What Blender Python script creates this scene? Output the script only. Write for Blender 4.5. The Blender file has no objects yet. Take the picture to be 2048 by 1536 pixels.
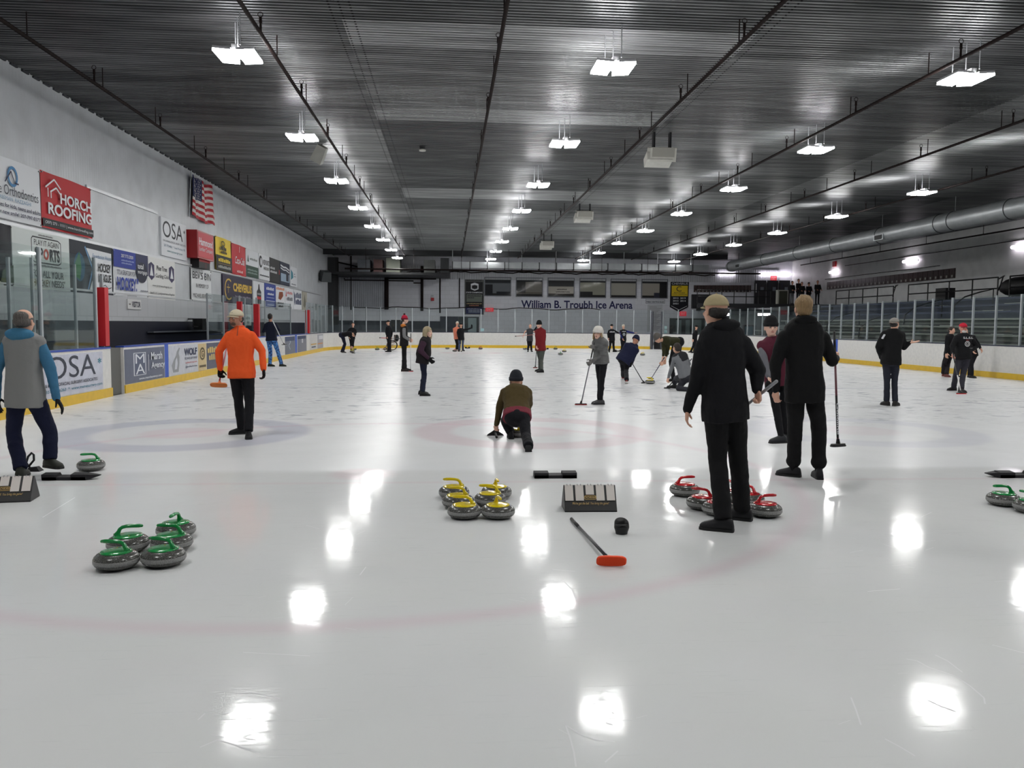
import bpy, math, random
from mathutils import Vector as V, Matrix
R = random.Random(7)
SC = bpy.context.scene
COL = SC.collection
PI = math.pi
# ---------------------------------------------------------------- camera
F = 1640.0; H = 1.64; CAM = V((0, 0, H))
_yc = V((899-1024, 768-648, -F)).normalized()          # rink axis (+Y) seen by the camera
_e = V((1, -0.0075, 0))
_zc = _yc.cross(_e).normalized()
if _zc.y < 0: _zc = -_zc
_xc = _yc.cross(_zc).normalized()
M = Matrix((_xc, _yc, _zc))                             # rows: world axes in camera space -> world_from_cam
cd = bpy.data.cameras.new('camera'); cam = bpy.data.objects.new('camera', cd); COL.objects.link(cam)
cd.sensor_width = 36; cd.sensor_fit = 'HORIZONTAL'; cd.lens = F/2048*36; cd.clip_start = 0.05; cd.clip_end = 400
cam.matrix_world = Matrix.Translation(CAM) @ M.to_4x4()
SC.camera = cam
# ---------------------------------------------------------------- world, exposure
w = bpy.data.worlds.new('world'); SC.world = w; w.use_nodes = True
w.node_tree.nodes['Background'].inputs[0].default_value = (0.5, 0.52, 0.55, 1)
w.node_tree.nodes['Background'].inputs[1].default_value = 0.06
SC.view_settings.view_transform = 'Standard'; SC.view_settings.look = 'None'
SC.view_settings.gamma = 1; SC.view_settings.use_curve_mapping = False
SC.view_settings.exposure = 0.12
LAMP = 74.0          # strength of the ceiling lamps' diffusers

def ray(px, py): return M @ V((px-1024, 768-py, -F))
def at_y(px, py, Y):
    d = ray(px, py); return CAM + d*(Y/d.y)
def at_x(px, py, X):
    d = ray(px, py); return CAM + d*(X/d.x)
def at_z(px, py, Z=0.0):
    d = ray(px, py); return CAM + d*((Z-H)/d.z)
# ---------------------------------------------------------------- materials
def lin(c):
    o = []
    for v in c:
        v /= 255.0
        o.append(v/12.92 if v <= .04045 else ((v+.055)/1.055)**2.4)
    return tuple(o)
_m = {}
def mat(name, c, rough=.6, metal=0, emit=0, bump=0, bscale=30, var=0, vscale=8, spec=.5, coat=0, c2=None, stretch=None):
    """c in display 0-255; var = mottling with c2 (or darker c)"""
    if name in _m: return _m[name]
    m = bpy.data.materials.new(name); m.use_nodes = True; _m[name] = m
    N = m.node_tree.nodes; L = m.node_tree.links; b = N['Principled BSDF']
    col = lin(c)
    b.inputs['Base Color'].default_value = (*col, 1); b.inputs['Roughness'].default_value = rough
    b.inputs['Metallic'].default_value = metal; b.inputs['Specular IOR Level'].default_value = spec
    b.inputs['Coat Weight'].default_value = coat
    if emit:
        b.inputs['Emission Color'].default_value = (*col, 1); b.inputs['Emission Strength'].default_value = emit
    src = None
    if var or bump:
        tc = N.new('ShaderNodeTexCoord'); src = tc.outputs['Object']
        if stretch:
            mp = N.new('ShaderNodeMapping'); mp.inputs['Scale'].default_value = stretch
            L.new(src, mp.inputs[0]); src = mp.outputs[0]
    if var:
        n = N.new('ShaderNodeTexNoise'); n.inputs['Scale'].default_value = vscale; n.inputs['Detail'].default_value = 5
        L.new(src, n.inputs['Vector'])
        r = N.new('ShaderNodeMapRange'); r.inputs[1].default_value = .5-.25; r.inputs[2].default_value = .75
        r.inputs[3].default_value = 0; r.inputs[4].default_value = var
        L.new(n.outputs[0], r.inputs[0])
        x = N.new('ShaderNodeMix'); x.data_type = 'RGBA'
        cc = lin(c2) if c2 else tuple(v*.35 for v in col)
        x.inputs[6].default_value = (*col, 1); x.inputs[7].default_value = (*cc, 1)
        L.new(r.outputs[0], x.inputs[0]); L.new(x.outputs[2], b.inputs['Base Color'])
    if bump:
        n = N.new('ShaderNodeTexNoise'); n.inputs['Scale'].default_value = bscale; n.inputs['Detail'].default_value = 4
        L.new(src, n.inputs['Vector'])
        bp = N.new('ShaderNodeBump'); bp.inputs['Strength'].default_value = bump; bp.inputs['Distance'].default_value = .02
        L.new(n.outputs[0], bp.inputs['Height']); L.new(bp.outputs[0], b.inputs['Normal'])
    return m
def cloth(c, r=.85): return mat('cloth_%d_%d_%d' % tuple(c), c, r, bump=.5, bscale=14, spec=.25)
def flat(c): return mat('print_%d_%d_%d' % tuple(c), c, .55, spec=.3)
# ---------------------------------------------------------------- mesh builder
WP = {}      # world position of each object's origin (translation only)
class MB:
    def __init__(s): s.v = []; s.f = []
    def add(s, vs, fs):
        o = len(s.v); s.v += [V(p) for p in vs]; s.f += [tuple(i+o for i in f) for f in fs]; return s
    def box(s, c, d, rot=None, taper=1.0):
        c = V(c); h = V(d)*.5; vs = []
        for z in (-1, 1):
            k = taper if z > 0 else 1
            for x, y in ((-1, -1), (1, -1), (1, 1), (-1, 1)):
                p = V((x*h.x*k, y*h.y*k, z*h.z))
                if rot: p = rot @ p
                vs.append(c+p)
        return s.add(vs, [(3,2,1,0),(4,5,6,7),(0,1,5,4),(1,2,6,5),(2,3,7,6),(3,0,4,7)])
    def span(s, a, b):      # box from corner a to corner b
        a = V(a); b = V(b); return s.box((a+b)/2, [abs(q) for q in (b-a)])
    def loft(s, rings, cap=True, closed=True):
        n = len(rings[0]); o = len(s.v); fs = []
        for r in rings: s.v += [V(p) for p in r]
        for i in range(len(rings)-1):
            for j in range(n if closed else n-1):
                k = (j+1) % n
                fs.append((o+i*n+j, o+i*n+k, o+(i+1)*n+k, o+(i+1)*n+j))
        if cap:
            fs.append(tuple(o+j for j in reversed(range(n)))); fs.append(tuple(o+(len(rings)-1)*n+j for j in range(n)))
        s.f += fs; return s
    def cone(s, a, b, r1, r2=None, n=10):
        a = V(a); b = V(b); r2 = r1 if r2 is None else r2
        d = b-a
        if d.length < 1e-6: return s
        q = d.to_track_quat('Z', 'Y'); x = q @ V((1,0,0)); y = q @ V((0,1,0))
        ring = lambda c, r: [c+x*(r*math.cos(2*PI*i/n))+y*(r*math.sin(2*PI*i/n)) for i in range(n)]
        return s.loft([ring(a, r1), ring(b, r2)])
    def tube(s, pts, r, n=8):
        pts = [V(p) for p in pts]; rs = r if isinstance(r, (list, tuple)) else [r]*len(pts)
        rings = []; x = None
        for i, p in enumerate(pts):
            d = (pts[min(i+1, len(pts)-1)]-pts[max(i-1, 0)]).normalized()
            if x is None: x = d.orthogonal().normalized()
            x = (x-d*x.dot(d)).normalized(); y = d.cross(x)
            rings.append([p+x*(rs[i]*math.cos(2*PI*k/n))+y*(rs[i]*math.sin(2*PI*k/n)) for k in range(n)])
        return s.loft(rings)
    def ball(s, c, r, rot=None, n=12, m=8):
        c = V(c); r = V((r, r, r)) if isinstance(r, (int, float)) else V(r)
        vs = []; fs = []
        def P(x, y, z):
            p = V((x*r.x, y*r.y, z*r.z)); return c+(rot @ p if rot else p)
        vs.append(P(0, 0, -1))
        for i in range(1, m):
            t = PI*i/m
            for j in range(n):
                a = 2*PI*j/n; vs.append(P(math.sin(t)*math.cos(a), math.sin(t)*math.sin(a), -math.cos(t)))
        vs.append(P(0, 0, 1)); e = len(vs)-1
        for j in range(n):
            k = (j+1) % n; fs.append((0, 1+k, 1+j)); fs.append((e, 1+(m-2)*n+j, 1+(m-2)*n+k))
            for i in range(m-2): fs.append((1+i*n+j, 1+i*n+k, 1+(i+1)*n+k, 1+(i+1)*n+j))
        return s.add(vs, fs)
    def lathe(s, prof, c=(0,0,0), n=32):
        c = V(c); rings = [[c+V((r*math.cos(2*PI*j/n), r*math.sin(2*PI*j/n), z)) for j in range(n)] for r, z in prof]
        return s.loft(rings)
    def prism(s, poly, o, u, v, d):     # poly in (u,v), thickness vector d
        o = V(o); u = V(u); v = V(v); d = V(d)
        a = [o+u*x+v*y for x, y in poly]; return s.loft([a, [p+d for p in a]])
    def torus(s, c, ax, R_, r, n=24, m=8):
        ax = V(ax).normalized(); x = ax.orthogonal().normalized(); y = ax.cross(x); c = V(c)
        rings = []
        for i in range(n+1):
            a = 2*PI*i/n; d = x*math.cos(a)+y*math.sin(a)
            rings.append([c+d*(R_+r*math.cos(2*PI*k/m))+ax*(r*math.sin(2*PI*k/m)) for k in range(m)])
        return s.loft(rings, cap=False)
    def build(s, name, m, parent=None, smooth=False, local=False):
        me = bpy.data.meshes.new(name)
        if parent is None and not local:
            xs = [p.x for p in s.v]; ys = [p.y for p in s.v]; zs = [p.z for p in s.v]
            o = V(((min(xs)+max(xs))/2, (min(ys)+max(ys))/2, min(zs)))
        else: o = V((0, 0, 0))
        me.from_pydata([tuple(p-o) for p in s.v], [], s.f)
        if smooth:
            me.polygons.foreach_set('use_smooth', [True]*len(me.polygons))
        if m: me.materials.append(m)
        ob = bpy.data.objects.new(name, me); COL.objects.link(ob); ob.location = o; WP[ob.name] = o
        if parent is not None:
            ob.parent = parent
            if not local: ob.matrix_parent_inverse = Matrix.Translation(-WP[parent.name])
        return ob
def tag(o, label=None, cat=None, group=None, kind=None):
    if label: o['label'] = label
    if cat: o['category'] = cat
    if group: o['group'] = group
    if kind: o['kind'] = kind
    return o
def struct(o, label=None): return tag(o, label, kind='structure')
def empty(name, loc, label, cat, group=None):
    o = bpy.data.objects.new(name, None); COL.objects.link(o); o.location = loc; o.empty_display_size = .1
    WP[o.name] = V(loc); return tag(o, label, cat, group)
def add_smooth_angle(o, ang=40):
    o.data.polygons.foreach_set('use_smooth', [True]*len(o.data.polygons))
    try: o.data.set_sharp_from_angle(angle=math.radians(ang))
    except Exception: pass
def copy_tree(o, parent=None):
    c = o.copy(); COL.objects.link(c); WP[c.name] = WP.get(o.name, V((0,0,0)))
    if parent is not None: c.parent = parent
    for ch in [k for k in bpy.data.objects if k.parent == o]: copy_tree(ch, c)
    return c
# ---- lettering: text -> flat mesh points, fitted to a rectangle of a plane
_tc = {}
def text_mesh(txt, shear=0, bold=0):
    k = (txt, shear, bold)
    if k in _tc: return _tc[k]
    cu = bpy.data.curves.new('t', 'FONT'); cu.body = txt; cu.shear = shear; cu.offset = bold; cu.resolution_u = 4
    ob = bpy.data.objects.new('t', cu); COL.objects.link(ob)
    dg = bpy.context.evaluated_depsgraph_get(); me = bpy.data.meshes.new_from_object(ob.evaluated_get(dg))
    vs = [tuple(v.co) for v in me.vertices]; fs = [tuple(p.vertices) for p in me.polygons]
    bpy.data.objects.remove(ob); bpy.data.curves.remove(cu); bpy.data.meshes.remove(me)
    if not vs: _tc[k] = ([], []); return _tc[k]
    x0 = min(v[0] for v in vs); x1 = max(v[0] for v in vs); y0 = min(v[1] for v in vs); y1 = max(v[1] for v in vs)
    vs = [((v[0]-x0)/(x1-x0+1e-9), (v[1]-y0)/(y1-y0+1e-9)) for v in vs]
    _tc[k] = (vs, fs); return _tc[k]
def decals(elems, O, U, Vv, N, parent, step=.004, name='lettering'):
    """elems in unit square of plane O + u*U + v*Vv ; one mesh per colour"""
    by = {}
    for i, e in enumerate(elems):
        k, c = e[0], tuple(e[1])
        mb = by.setdefault((c, k in ('t', 'i')), MB()); lift = N*(step+.003*i)
        pt = lambda x, y: O+U*x+Vv*y+lift
        if k in ('t', 'i'):
            _, _, txt, x0, y0, x1, y1 = e[:7]; b = e[7] if len(e) > 7 else .015
            vs, fs = text_mesh(txt, .35 if k == 'i' else 0, b)
            mb.add([pt(x0+(x1-x0)*a, y0+(y1-y0)*q) for a, q in vs], fs)
        elif k == 'r':
            x0, y0, x1, y1 = e[2:6]; mb.add([pt(x0, y0), pt(x1, y0), pt(x1, y1), pt(x0, y1)], [(0, 1, 2, 3)])
        elif k == 'x':      # rows of small blocks: print too small to read in the photograph
            x0, y0, x1, y1, n = e[2:7]
            for q in range(n):
                a = x0+(x1-x0)*q/n; b = a+(x1-x0)/n*.74; h_ = y0+(y1-y0)*(1 if (q*5) % 3 else .78)
                mb.add([pt(a, y0), pt(b, y0), pt(b, h_), pt(a, h_)], [(0, 1, 2, 3)])
        elif k == 'p':
            mb.add([pt(*q) for q in e[2]], [tuple(range(len(e[2])))])
        elif k == 'e':
            cx, cy, rx, ry = e[2:6]
            mb.add([pt(cx+rx*math.cos(2*PI*j/24), cy+ry*math.sin(2*PI*j/24)) for j in range(24)], [tuple(range(24))])
        elif k == 'o':      # ring cx cy rx ry thickness(0..1)
            cx, cy, rx, ry, t = e[2:7]; q = 1-t
            a = [pt(cx+rx*math.cos(2*PI*j/24), cy+ry*math.sin(2*PI*j/24)) for j in range(24)]
            b2 = [pt(cx+rx*q*math.cos(2*PI*j/24), cy+ry*q*math.sin(2*PI*j/24)) for j in range(24)]
            mb.add(a+b2, [(j, (j+1) % 24, 24+(j+1) % 24, 24+j) for j in range(24)])
        elif k == 'l':      # polyline, width in v units
            pts, wd = e[2], e[3]; asp = Vv.length/U.length
            for (xa, ya), (xb, yb) in zip(pts, pts[1:]):
                dx, dy = (xb-xa)/asp, yb-ya; n = math.hypot(dx, dy) or 1; ox, oy = -dy/n*wd*.5*asp, dx/n*wd*.5
                mb.add([pt(xa+ox, ya+oy), pt(xa-ox, ya-oy), pt(xb-ox, yb-oy), pt(xb+ox, yb+oy)], [(0, 1, 2, 3)])
    for (c, t), mb in by.items():
        if mb.v: mb.build(name if t else 'graphic', flat(c), parent)
def sign(name, label, cat, O, U, Vv, N, bg, elems, thick=.02, wave=0, group=None, panel='banner_cloth'):
    O = V(O); U = V(U); Vv = V(Vv); N = V(N).normalized()
    e = empty(name, O+U*.5, label, cat, group)
    mb = MB()
    if wave:
        nu, nv = 24, 10; g = lambda x, y: O+U*x+Vv*y+N*(thick+wave*math.sin(x*9+y*3)*(.3+.7*abs(y-.5)))
        vs = [g(i/nu, j/nv) for j in range(nv+1) for i in range(nu+1)]
        fs = [(j*(nu+1)+i, j*(nu+1)+i+1, (j+1)*(nu+1)+i+1, (j+1)*(nu+1)+i) for j in range(nv) for i in range(nu)]
        mb.add(vs, fs); mb.build(panel, flat(bg), e, smooth=True)
        for x, y in ((.02, .03), (.98, .03), (.02, .97), (.98, .97)):
            mb = MB(); mb.cone(O+U*x+Vv*y, O+U*x+Vv*y+N*(thick+wave+.012), .018, n=8); mb.build('grommet', mat('grommet', (150, 150, 150), .4, metal=.6), e)
    mb = MB(); mb.prism([(0,0),(1,0),(1,1),(0,1)], O, U, Vv, N*thick)
    if not wave: mb.build(panel, flat(bg), e)
    decals(elems, O, U, Vv, N, e, step=thick+wave*1.3+.003 if wave else thick+.002)
    return e
# ================================================================ THE ROOM
YW = 78.0; XL = -10.75; XR = 33.2; ZC = 7.95; YN = -14.0      # far wall, left wall, right wall, ceiling, wall behind the camera
BL = -7.4; BR = 18.0; YB = 57.2; CR = 8.4                      # rink boards: left, right, far end, corner radius
def node_mat(name):
    m = bpy.data.materials.new(name); m.use_nodes = True
    return m, m.node_tree.nodes, m.node_tree.links, m.node_tree.nodes['Principled BSDF']
class NG:       # tiny expression helper for math nodes
    def __init__(s, N, L): s.N, s.L = N, L
    def m(s, op, a, b=None, c=None, clamp=False):
        n = s.N.new('ShaderNodeMath'); n.operation = op; n.use_clamp = clamp
        for i, x in enumerate((a, b, c)):
            if x is None: continue
            if isinstance(x, (int, float)): n.inputs[i].default_value = x
            else: s.L.new(x, n.inputs[i])
        return n.outputs[0]
    def xyz(s):
        g = s.N.new('ShaderNodeNewGeometry'); x = s.N.new('ShaderNodeSeparateXYZ'); s.L.new(g.outputs['Position'], x.inputs[0])
        return g.outputs['Position'], x.outputs[0], x.outputs[1], x.outputs[2]
    def noise(s, vec, scale, detail=4, sc=None):
        if sc:
            mp = s.N.new('ShaderNodeMapping'); mp.inputs['Scale'].default_value = sc; s.L.new(vec, mp.inputs[0]); vec = mp.outputs[0]
        n = s.N.new('ShaderNodeTexNoise'); n.inputs['Scale'].default_value = scale; n.inputs['Detail'].default_value = detail
        s.L.new(vec, n.inputs['Vector']); return n.outputs[0]
    def ramp(s, x, a, b, lo=0, hi=1):
        n = s.N.new('ShaderNodeMapRange'); n.interpolation_type = 'SMOOTHSTEP'
        n.inputs[1].default_value = a; n.inputs[2].default_value = b; n.inputs[3].default_value = lo; n.inputs[4].default_value = hi
        s.L.new(x, n.inputs[0]); return n.outputs[0]
    def mix(s, f, a, b):
        n = s.N.new('ShaderNodeMix'); n.data_type = 'RGBA'
        if isinstance(f, (int, float)): n.inputs[0].default_value = f
        else: s.L.new(f, n.inputs[0])
        for i, x in ((6, a), (7, b)):
            if isinstance(x, tuple): n.inputs[i].default_value = (*lin(x), 1)
            else: s.L.new(x, n.inputs[i])
        return n.outputs[2]
    def ring(s, x, y, cx, cy, r0, r1, soft=.06):
        dx = s.m('SUBTRACT', x, cx); dy = s.m('SUBTRACT', y, cy)
        d = s.m('SQRT', s.m('ADD', s.m('MULTIPLY', dx, dx), s.m('MULTIPLY', dy, dy)))
        o = s.ramp(d, r1-soft, r1+soft, 1, 0)
        return s.m('MULTIPLY', o, s.ramp(d, r0-soft, r0+soft, 0, 1)) if r0 > 0 else o
# ---- ice
def ice_material():
    m, N, L, b = node_mat('ice'); g = NG(N, L); P, x, y, z = g.xyz()
    far = g.ramp(y, 8.95, 9.3)
    col = g.mix(far, (223, 224, 224), (226, 227, 228))
    cloud = g.ramp(g.noise(P, .5, 3), .3, .7, 0, .35)
    col = g.mix(cloud, col, (212, 214, 216))
    # worn, water-marked streaks of the pebbled sheets
    st = g.ramp(g.m('MAXIMUM', g.noise(P, 3.0, 7, (.8, 1, 1)), g.m('SUBTRACT', g.noise(P, 9, 5, (.5, 1, 1)), .03)), .545, .68)
    patch = g.ramp(g.noise(P, .55, 3), .36, .56)
    band = g.m('MULTIPLY', g.ramp(y, 12.5, 15), g.ramp(y, 34, 52, 1, .5))
    col = g.mix(g.m('MULTIPLY', g.m('MULTIPLY', st, patch), g.m('MULTIPLY', band, .55)), col, (124, 126, 142))
    for cx, cy, c, k in ((-3.93, 12.4, (160, 162, 190), .42), (1.28, 12.5, (210, 172, 184), .34), (6.5, 12.5, (172, 174, 200), .22), (-3.93, 47, (170, 172, 200), .35), (1.28, 47, (220, 180, 190), .35), (6.5, 47, (170, 172, 200), .3)):
        col = g.mix(g.m('MULTIPLY', g.ring(x, y, cx, cy, 1.25, 1.83, .1), k), col, c)
        col = g.mix(g.m('MULTIPLY', g.ring(x, y, cx, cy, 0, .6, .12), k*.7), col, (222, 184, 196))
    col = g.mix(g.m('MULTIPLY', g.ring(x, y, -.95, 8.95, 4.49, 4.63, .1), .2), col, (214, 150, 178))
    col = g.mix(g.m('MULTIPLY', g.ring(x, y, -.95, 8.95, 0, .33, .12), .25), col, (222, 170, 186))
    gl = g.m('MULTIPLY', g.ramp(g.m('ABSOLUTE', g.m('SUBTRACT', y, 8.45)), .02, .08, 1, 0), .12)
    col = g.mix(gl, col, (218, 160, 176))
    for ln in (21.2, 39.4):
        k = g.m('MULTIPLY', g.ramp(g.m('ABSOLUTE', g.m('SUBTRACT', y, ln)), .05, .12, 1, 0), .35)
        col = g.mix(k, col, (150, 150, 175))
    L.new(col, b.inputs['Base Color'])
    b.inputs['IOR'].default_value = 1.33; L.new(g.m('SUBTRACT', .15, g.m('MULTIPLY', far, .05)), b.inputs['Specular IOR Level'])
    rn = g.noise(P, 1.4, 5)
    rough = g.m('ADD', g.ramp(rn, .3, .7, .075, .11), g.m('MULTIPLY', far, .15)); L.new(rough, b.inputs['Roughness'])
    # scratches: long thin skate marks in two directions + fine pebble
    s1 = g.ramp(g.noise(P, 6, 2, (.35, 7, 1)), .66, .70); s2 = g.ramp(g.noise(P, 5, 2, (7, .8, 1)), .74, .77)
    h = g.m('ADD', g.m('MULTIPLY', g.m('ADD', s1, s2), .35), g.m('MULTIPLY', g.noise(P, 2.2, 4), .9))
    h = g.m('ADD', h, g.m('MULTIPLY', g.m('MULTIPLY', g.noise(P, 45, 2), far), .22))
    bp = N.new('ShaderNodeBump'); bp.inputs['Strength'].default_value = .22; bp.inputs['Distance'].default_value = .012
    L.new(h, bp.inputs['Height']); L.new(bp.outputs[0], b.inputs['Normal'])
    return m
def arc_pts(cx, cy, a0, a1, n, r=CR): return [(cx+r*math.cos(math.radians(a0+(a1-a0)*i/n)), cy+r*math.sin(math.radians(a0+(a1-a0)*i/n))) for i in range(n+1)]
CORN_L = arc_pts(BL+CR, YB-CR, 180, 90, 12); CORN_R = arc_pts(BR-CR, YB-CR, 90, 0, 12)
outline = [(BL, YN+1)] + CORN_L + CORN_R + [(BR, YN+1)]
mb = MB(); mb.prism([(a, c) for a, c in outline], (0,0,-.03), (1,0,0), (0,1,0), (0,0,.03))
struct(mb.build('floor', ice_material(), None, local=True), 'white curling ice with faint painted rings')
mb = MB(); mb.span((XL-.2, YN-.2, -.25), (XR+.2, YW+.2, -.032))
struct(mb.build('floor', mat('concrete', (160, 162, 166), .7, var=.4, vscale=2), None, local=True))
# ---- ceiling: folded steel deck, ribs run across the rink
def ceiling_material():
    m, N, L, b = node_mat('steel_deck'); g = NG(N, L); P, x, y, z = g.xyz()
    def cell(px, py, sx, sy, ox=0):
        cx = g.m('FLOOR', g.m('DIVIDE', g.m('ADD', x, ox), sx)); cy = g.m('FLOOR', g.m('DIVIDE', y, sy))
        c = N.new('ShaderNodeCombineXYZ'); L.new(cx, c.inputs[0]); L.new(cy, c.inputs[1])
        n = N.new('ShaderNodeTexWhiteNoise'); n.noise_dimensions = '3D'; L.new(c.outputs[0], n.inputs['Vector']); return n.outputs['Value']
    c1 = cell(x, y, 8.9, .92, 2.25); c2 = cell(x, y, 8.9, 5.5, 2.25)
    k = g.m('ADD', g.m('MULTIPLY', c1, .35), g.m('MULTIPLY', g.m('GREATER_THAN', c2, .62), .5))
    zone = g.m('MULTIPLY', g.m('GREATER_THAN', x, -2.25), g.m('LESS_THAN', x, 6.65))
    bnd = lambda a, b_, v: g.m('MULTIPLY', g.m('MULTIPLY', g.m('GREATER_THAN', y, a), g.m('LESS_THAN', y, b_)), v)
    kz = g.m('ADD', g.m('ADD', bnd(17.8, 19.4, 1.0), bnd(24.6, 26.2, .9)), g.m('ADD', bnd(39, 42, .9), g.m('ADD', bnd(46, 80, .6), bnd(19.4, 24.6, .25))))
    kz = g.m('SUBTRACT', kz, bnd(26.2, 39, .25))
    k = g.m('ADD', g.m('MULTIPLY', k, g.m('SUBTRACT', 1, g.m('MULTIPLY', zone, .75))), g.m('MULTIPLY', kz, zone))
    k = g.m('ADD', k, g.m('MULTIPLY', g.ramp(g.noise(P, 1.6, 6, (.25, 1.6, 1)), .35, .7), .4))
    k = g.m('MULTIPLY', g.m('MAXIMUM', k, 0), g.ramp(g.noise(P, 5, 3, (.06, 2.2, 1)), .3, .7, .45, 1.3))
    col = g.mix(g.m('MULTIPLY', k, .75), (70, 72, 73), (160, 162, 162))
    # fastener rows where sheets overlap
    for cx in (-2.25, 6.65):
        dx = g.m('ABSOLUTE', g.m('SUBTRACT', x, cx)); inb = g.ramp(dx, .28, .34, 1, 0)
        a = g.m('ABSOLUTE', g.m('SUBTRACT', g.m('FRACT', g.m('DIVIDE', x, .21)), .5)); c = g.m('ABSOLUTE', g.m('SUBTRACT', g.m('FRACT', g.m('DIVIDE', y, .15)), .5))
        dot = g.m('MULTIPLY', g.m('LESS_THAN', a, .1), g.m('LESS_THAN', c, .16))
        col = g.mix(g.m('MULTIPLY', g.m('MULTIPLY', dot, inb), .8), col, (30, 30, 30))
    L.new(col, b.inputs['Base Color']); b.inputs['Metallic'].default_value = .75
    L.new(g.m('ADD', .3, g.m('MULTIPLY', g.noise(P, 3, 3, (.3, 2, 1)), .22)), b.inputs['Roughness'])
    return m
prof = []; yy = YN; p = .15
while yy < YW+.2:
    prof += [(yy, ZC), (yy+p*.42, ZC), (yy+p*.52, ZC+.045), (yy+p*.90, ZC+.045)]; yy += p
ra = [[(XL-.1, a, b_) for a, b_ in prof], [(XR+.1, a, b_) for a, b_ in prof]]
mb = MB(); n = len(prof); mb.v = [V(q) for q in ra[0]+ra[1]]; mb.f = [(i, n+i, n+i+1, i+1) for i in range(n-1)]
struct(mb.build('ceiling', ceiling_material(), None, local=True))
# ---- walls
def panel_wall(name, c, axis, pitch, rough=.35, depth=.3, metal=0.0):
    m, N, L, b = node_mat(name); g = NG(N, L); P, x, y, z = g.xyz()
    t = g.m('MULTIPLY', {'x': x, 'y': y}[axis], 2*PI/pitch); s = g.m('ABSOLUTE', g.m('SINE', t))
    col = g.mix(g.ramp(g.noise(P, 1.2, 5), .35, .75, 0, .5), c, tuple(int(v*.86) for v in c))
    L.new(col, b.inputs['Base Color']); b.inputs['Roughness'].default_value = rough; b.inputs['Metallic'].default_value = metal
    bp = N.new('ShaderNodeBump'); bp.inputs['Strength'].default_value = depth; bp.inputs['Distance'].default_value = .03
    L.new(g.m('POWER', s, 4), bp.inputs['Height']); L.new(bp.outputs[0], b.inputs['Normal']); return m
def block_mat(name, c, bw=.8, bh=.4, mortar=.012, axis='x', k=.75):
    m, N, L, b = node_mat(name); g = NG(N, L); P, x, y, z = g.xyz()
    cmb = N.new('ShaderNodeCombineXYZ'); L.new(x if axis == 'x' else y, cmb.inputs[0]); L.new(z, cmb.inputs[1])
    br = N.new('ShaderNodeTexBrick'); br.inputs['Scale'].default_value = 1; br.inputs['Brick Width'].default_value = bw; br.inputs['Row Height'].default_value = bh
    br.inputs['Mortar Size'].default_value = mortar; br.inputs['Mortar Smooth'].default_value = .3
    cc = lin(c); br.inputs['Color1'].default_value = (*cc, 1); br.inputs['Color2'].default_value = (*[v*.93 for v in cc], 1); br.inputs['Mortar'].default_value = (*[v*k for v in cc], 1)
    L.new(cmb.outputs[0], br.inputs['Vector']); L.new(br.outputs[0], b.inputs['Base Color']); b.inputs['Roughness'].default_value = .6; return m
WHITE_L = panel_wall('left_panels', (200, 203, 207), 'y', .31, .38, .14)
BLOCK = block_mat('far_blocks', (222, 223, 230))
NAVY = mat('navy_paint', (15, 19, 38), .6, var=.2, vscale=3, spec=.3)
mb = MB(); mb.span((XL-.25, YN-.2, -.2), (XL, YW+.2, ZC+.1)); struct(mb.build('wall_left', WHITE_L, None, local=True))
mb = MB(); mb.span((XL-.25, YW, -.2), (XR+.25, YW+.25, ZC+.1)); struct(mb.build('wall_far', BLOCK, None, local=True))
mb = MB(); mb.span((XR, YN-.2, -.2), (XR+.25, YW+.2, ZC+.1)); struct(mb.build('wall_right', panel_wall('right_panels', (226, 227, 226), 'y', .35, .5, .07), None, local=True))
mb = MB(); mb.span((XL-.25, YN-.25, -.2), (XR+.25, YN, ZC+.1)); struct(mb.build('wall_near', mat('near_wall', (140, 140, 145), .8), None, local=True))
# navy lower band, flashing strips and the paler block band of the left wall
def yw_left(px, py=640): return at_x(px, py, XL).y
mb = MB(); mb.span((XL, YN, -.03), (XL+.05, 62, 1.66)); struct(mb.build('trim_1', NAVY, None, local=True))
mb = MB(); mb.span((XL, YN, 1.66), (XL+.06, 66, 2.55)); struct(mb.build('trim_2', block_mat('rough_block', (186, 188, 192), .9, .9, .02, 'y', .8), None, local=True))
z1 = at_x(210, 494-3, XL).z; z2 = at_x(250, 402, XL).z
flash = mat('flashing', (205, 207, 210), .3, metal=.3)
mb = MB(); mb.span((XL, YN, z1-.05), (XL+.06, 70, z1+.03)); mb.span((XL, YN, 2.52), (XL+.08, 66, 2.58)); struct(mb.build('trim_3', flash, None, local=True))
mb = MB(); mb.span((XL, yw_left(178), z2-.05), (XL+.05, yw_left(318), z2+.04)); struct(mb.build('trim_4', flash, None, local=True))
# dark blocks, painted shade of the notched gap between deck and left wall
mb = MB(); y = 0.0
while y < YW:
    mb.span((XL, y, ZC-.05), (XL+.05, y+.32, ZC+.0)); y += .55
struct(mb.build('trim_5', mat('gap_shade', (60, 62, 66), .9), None, local=True))

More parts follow.
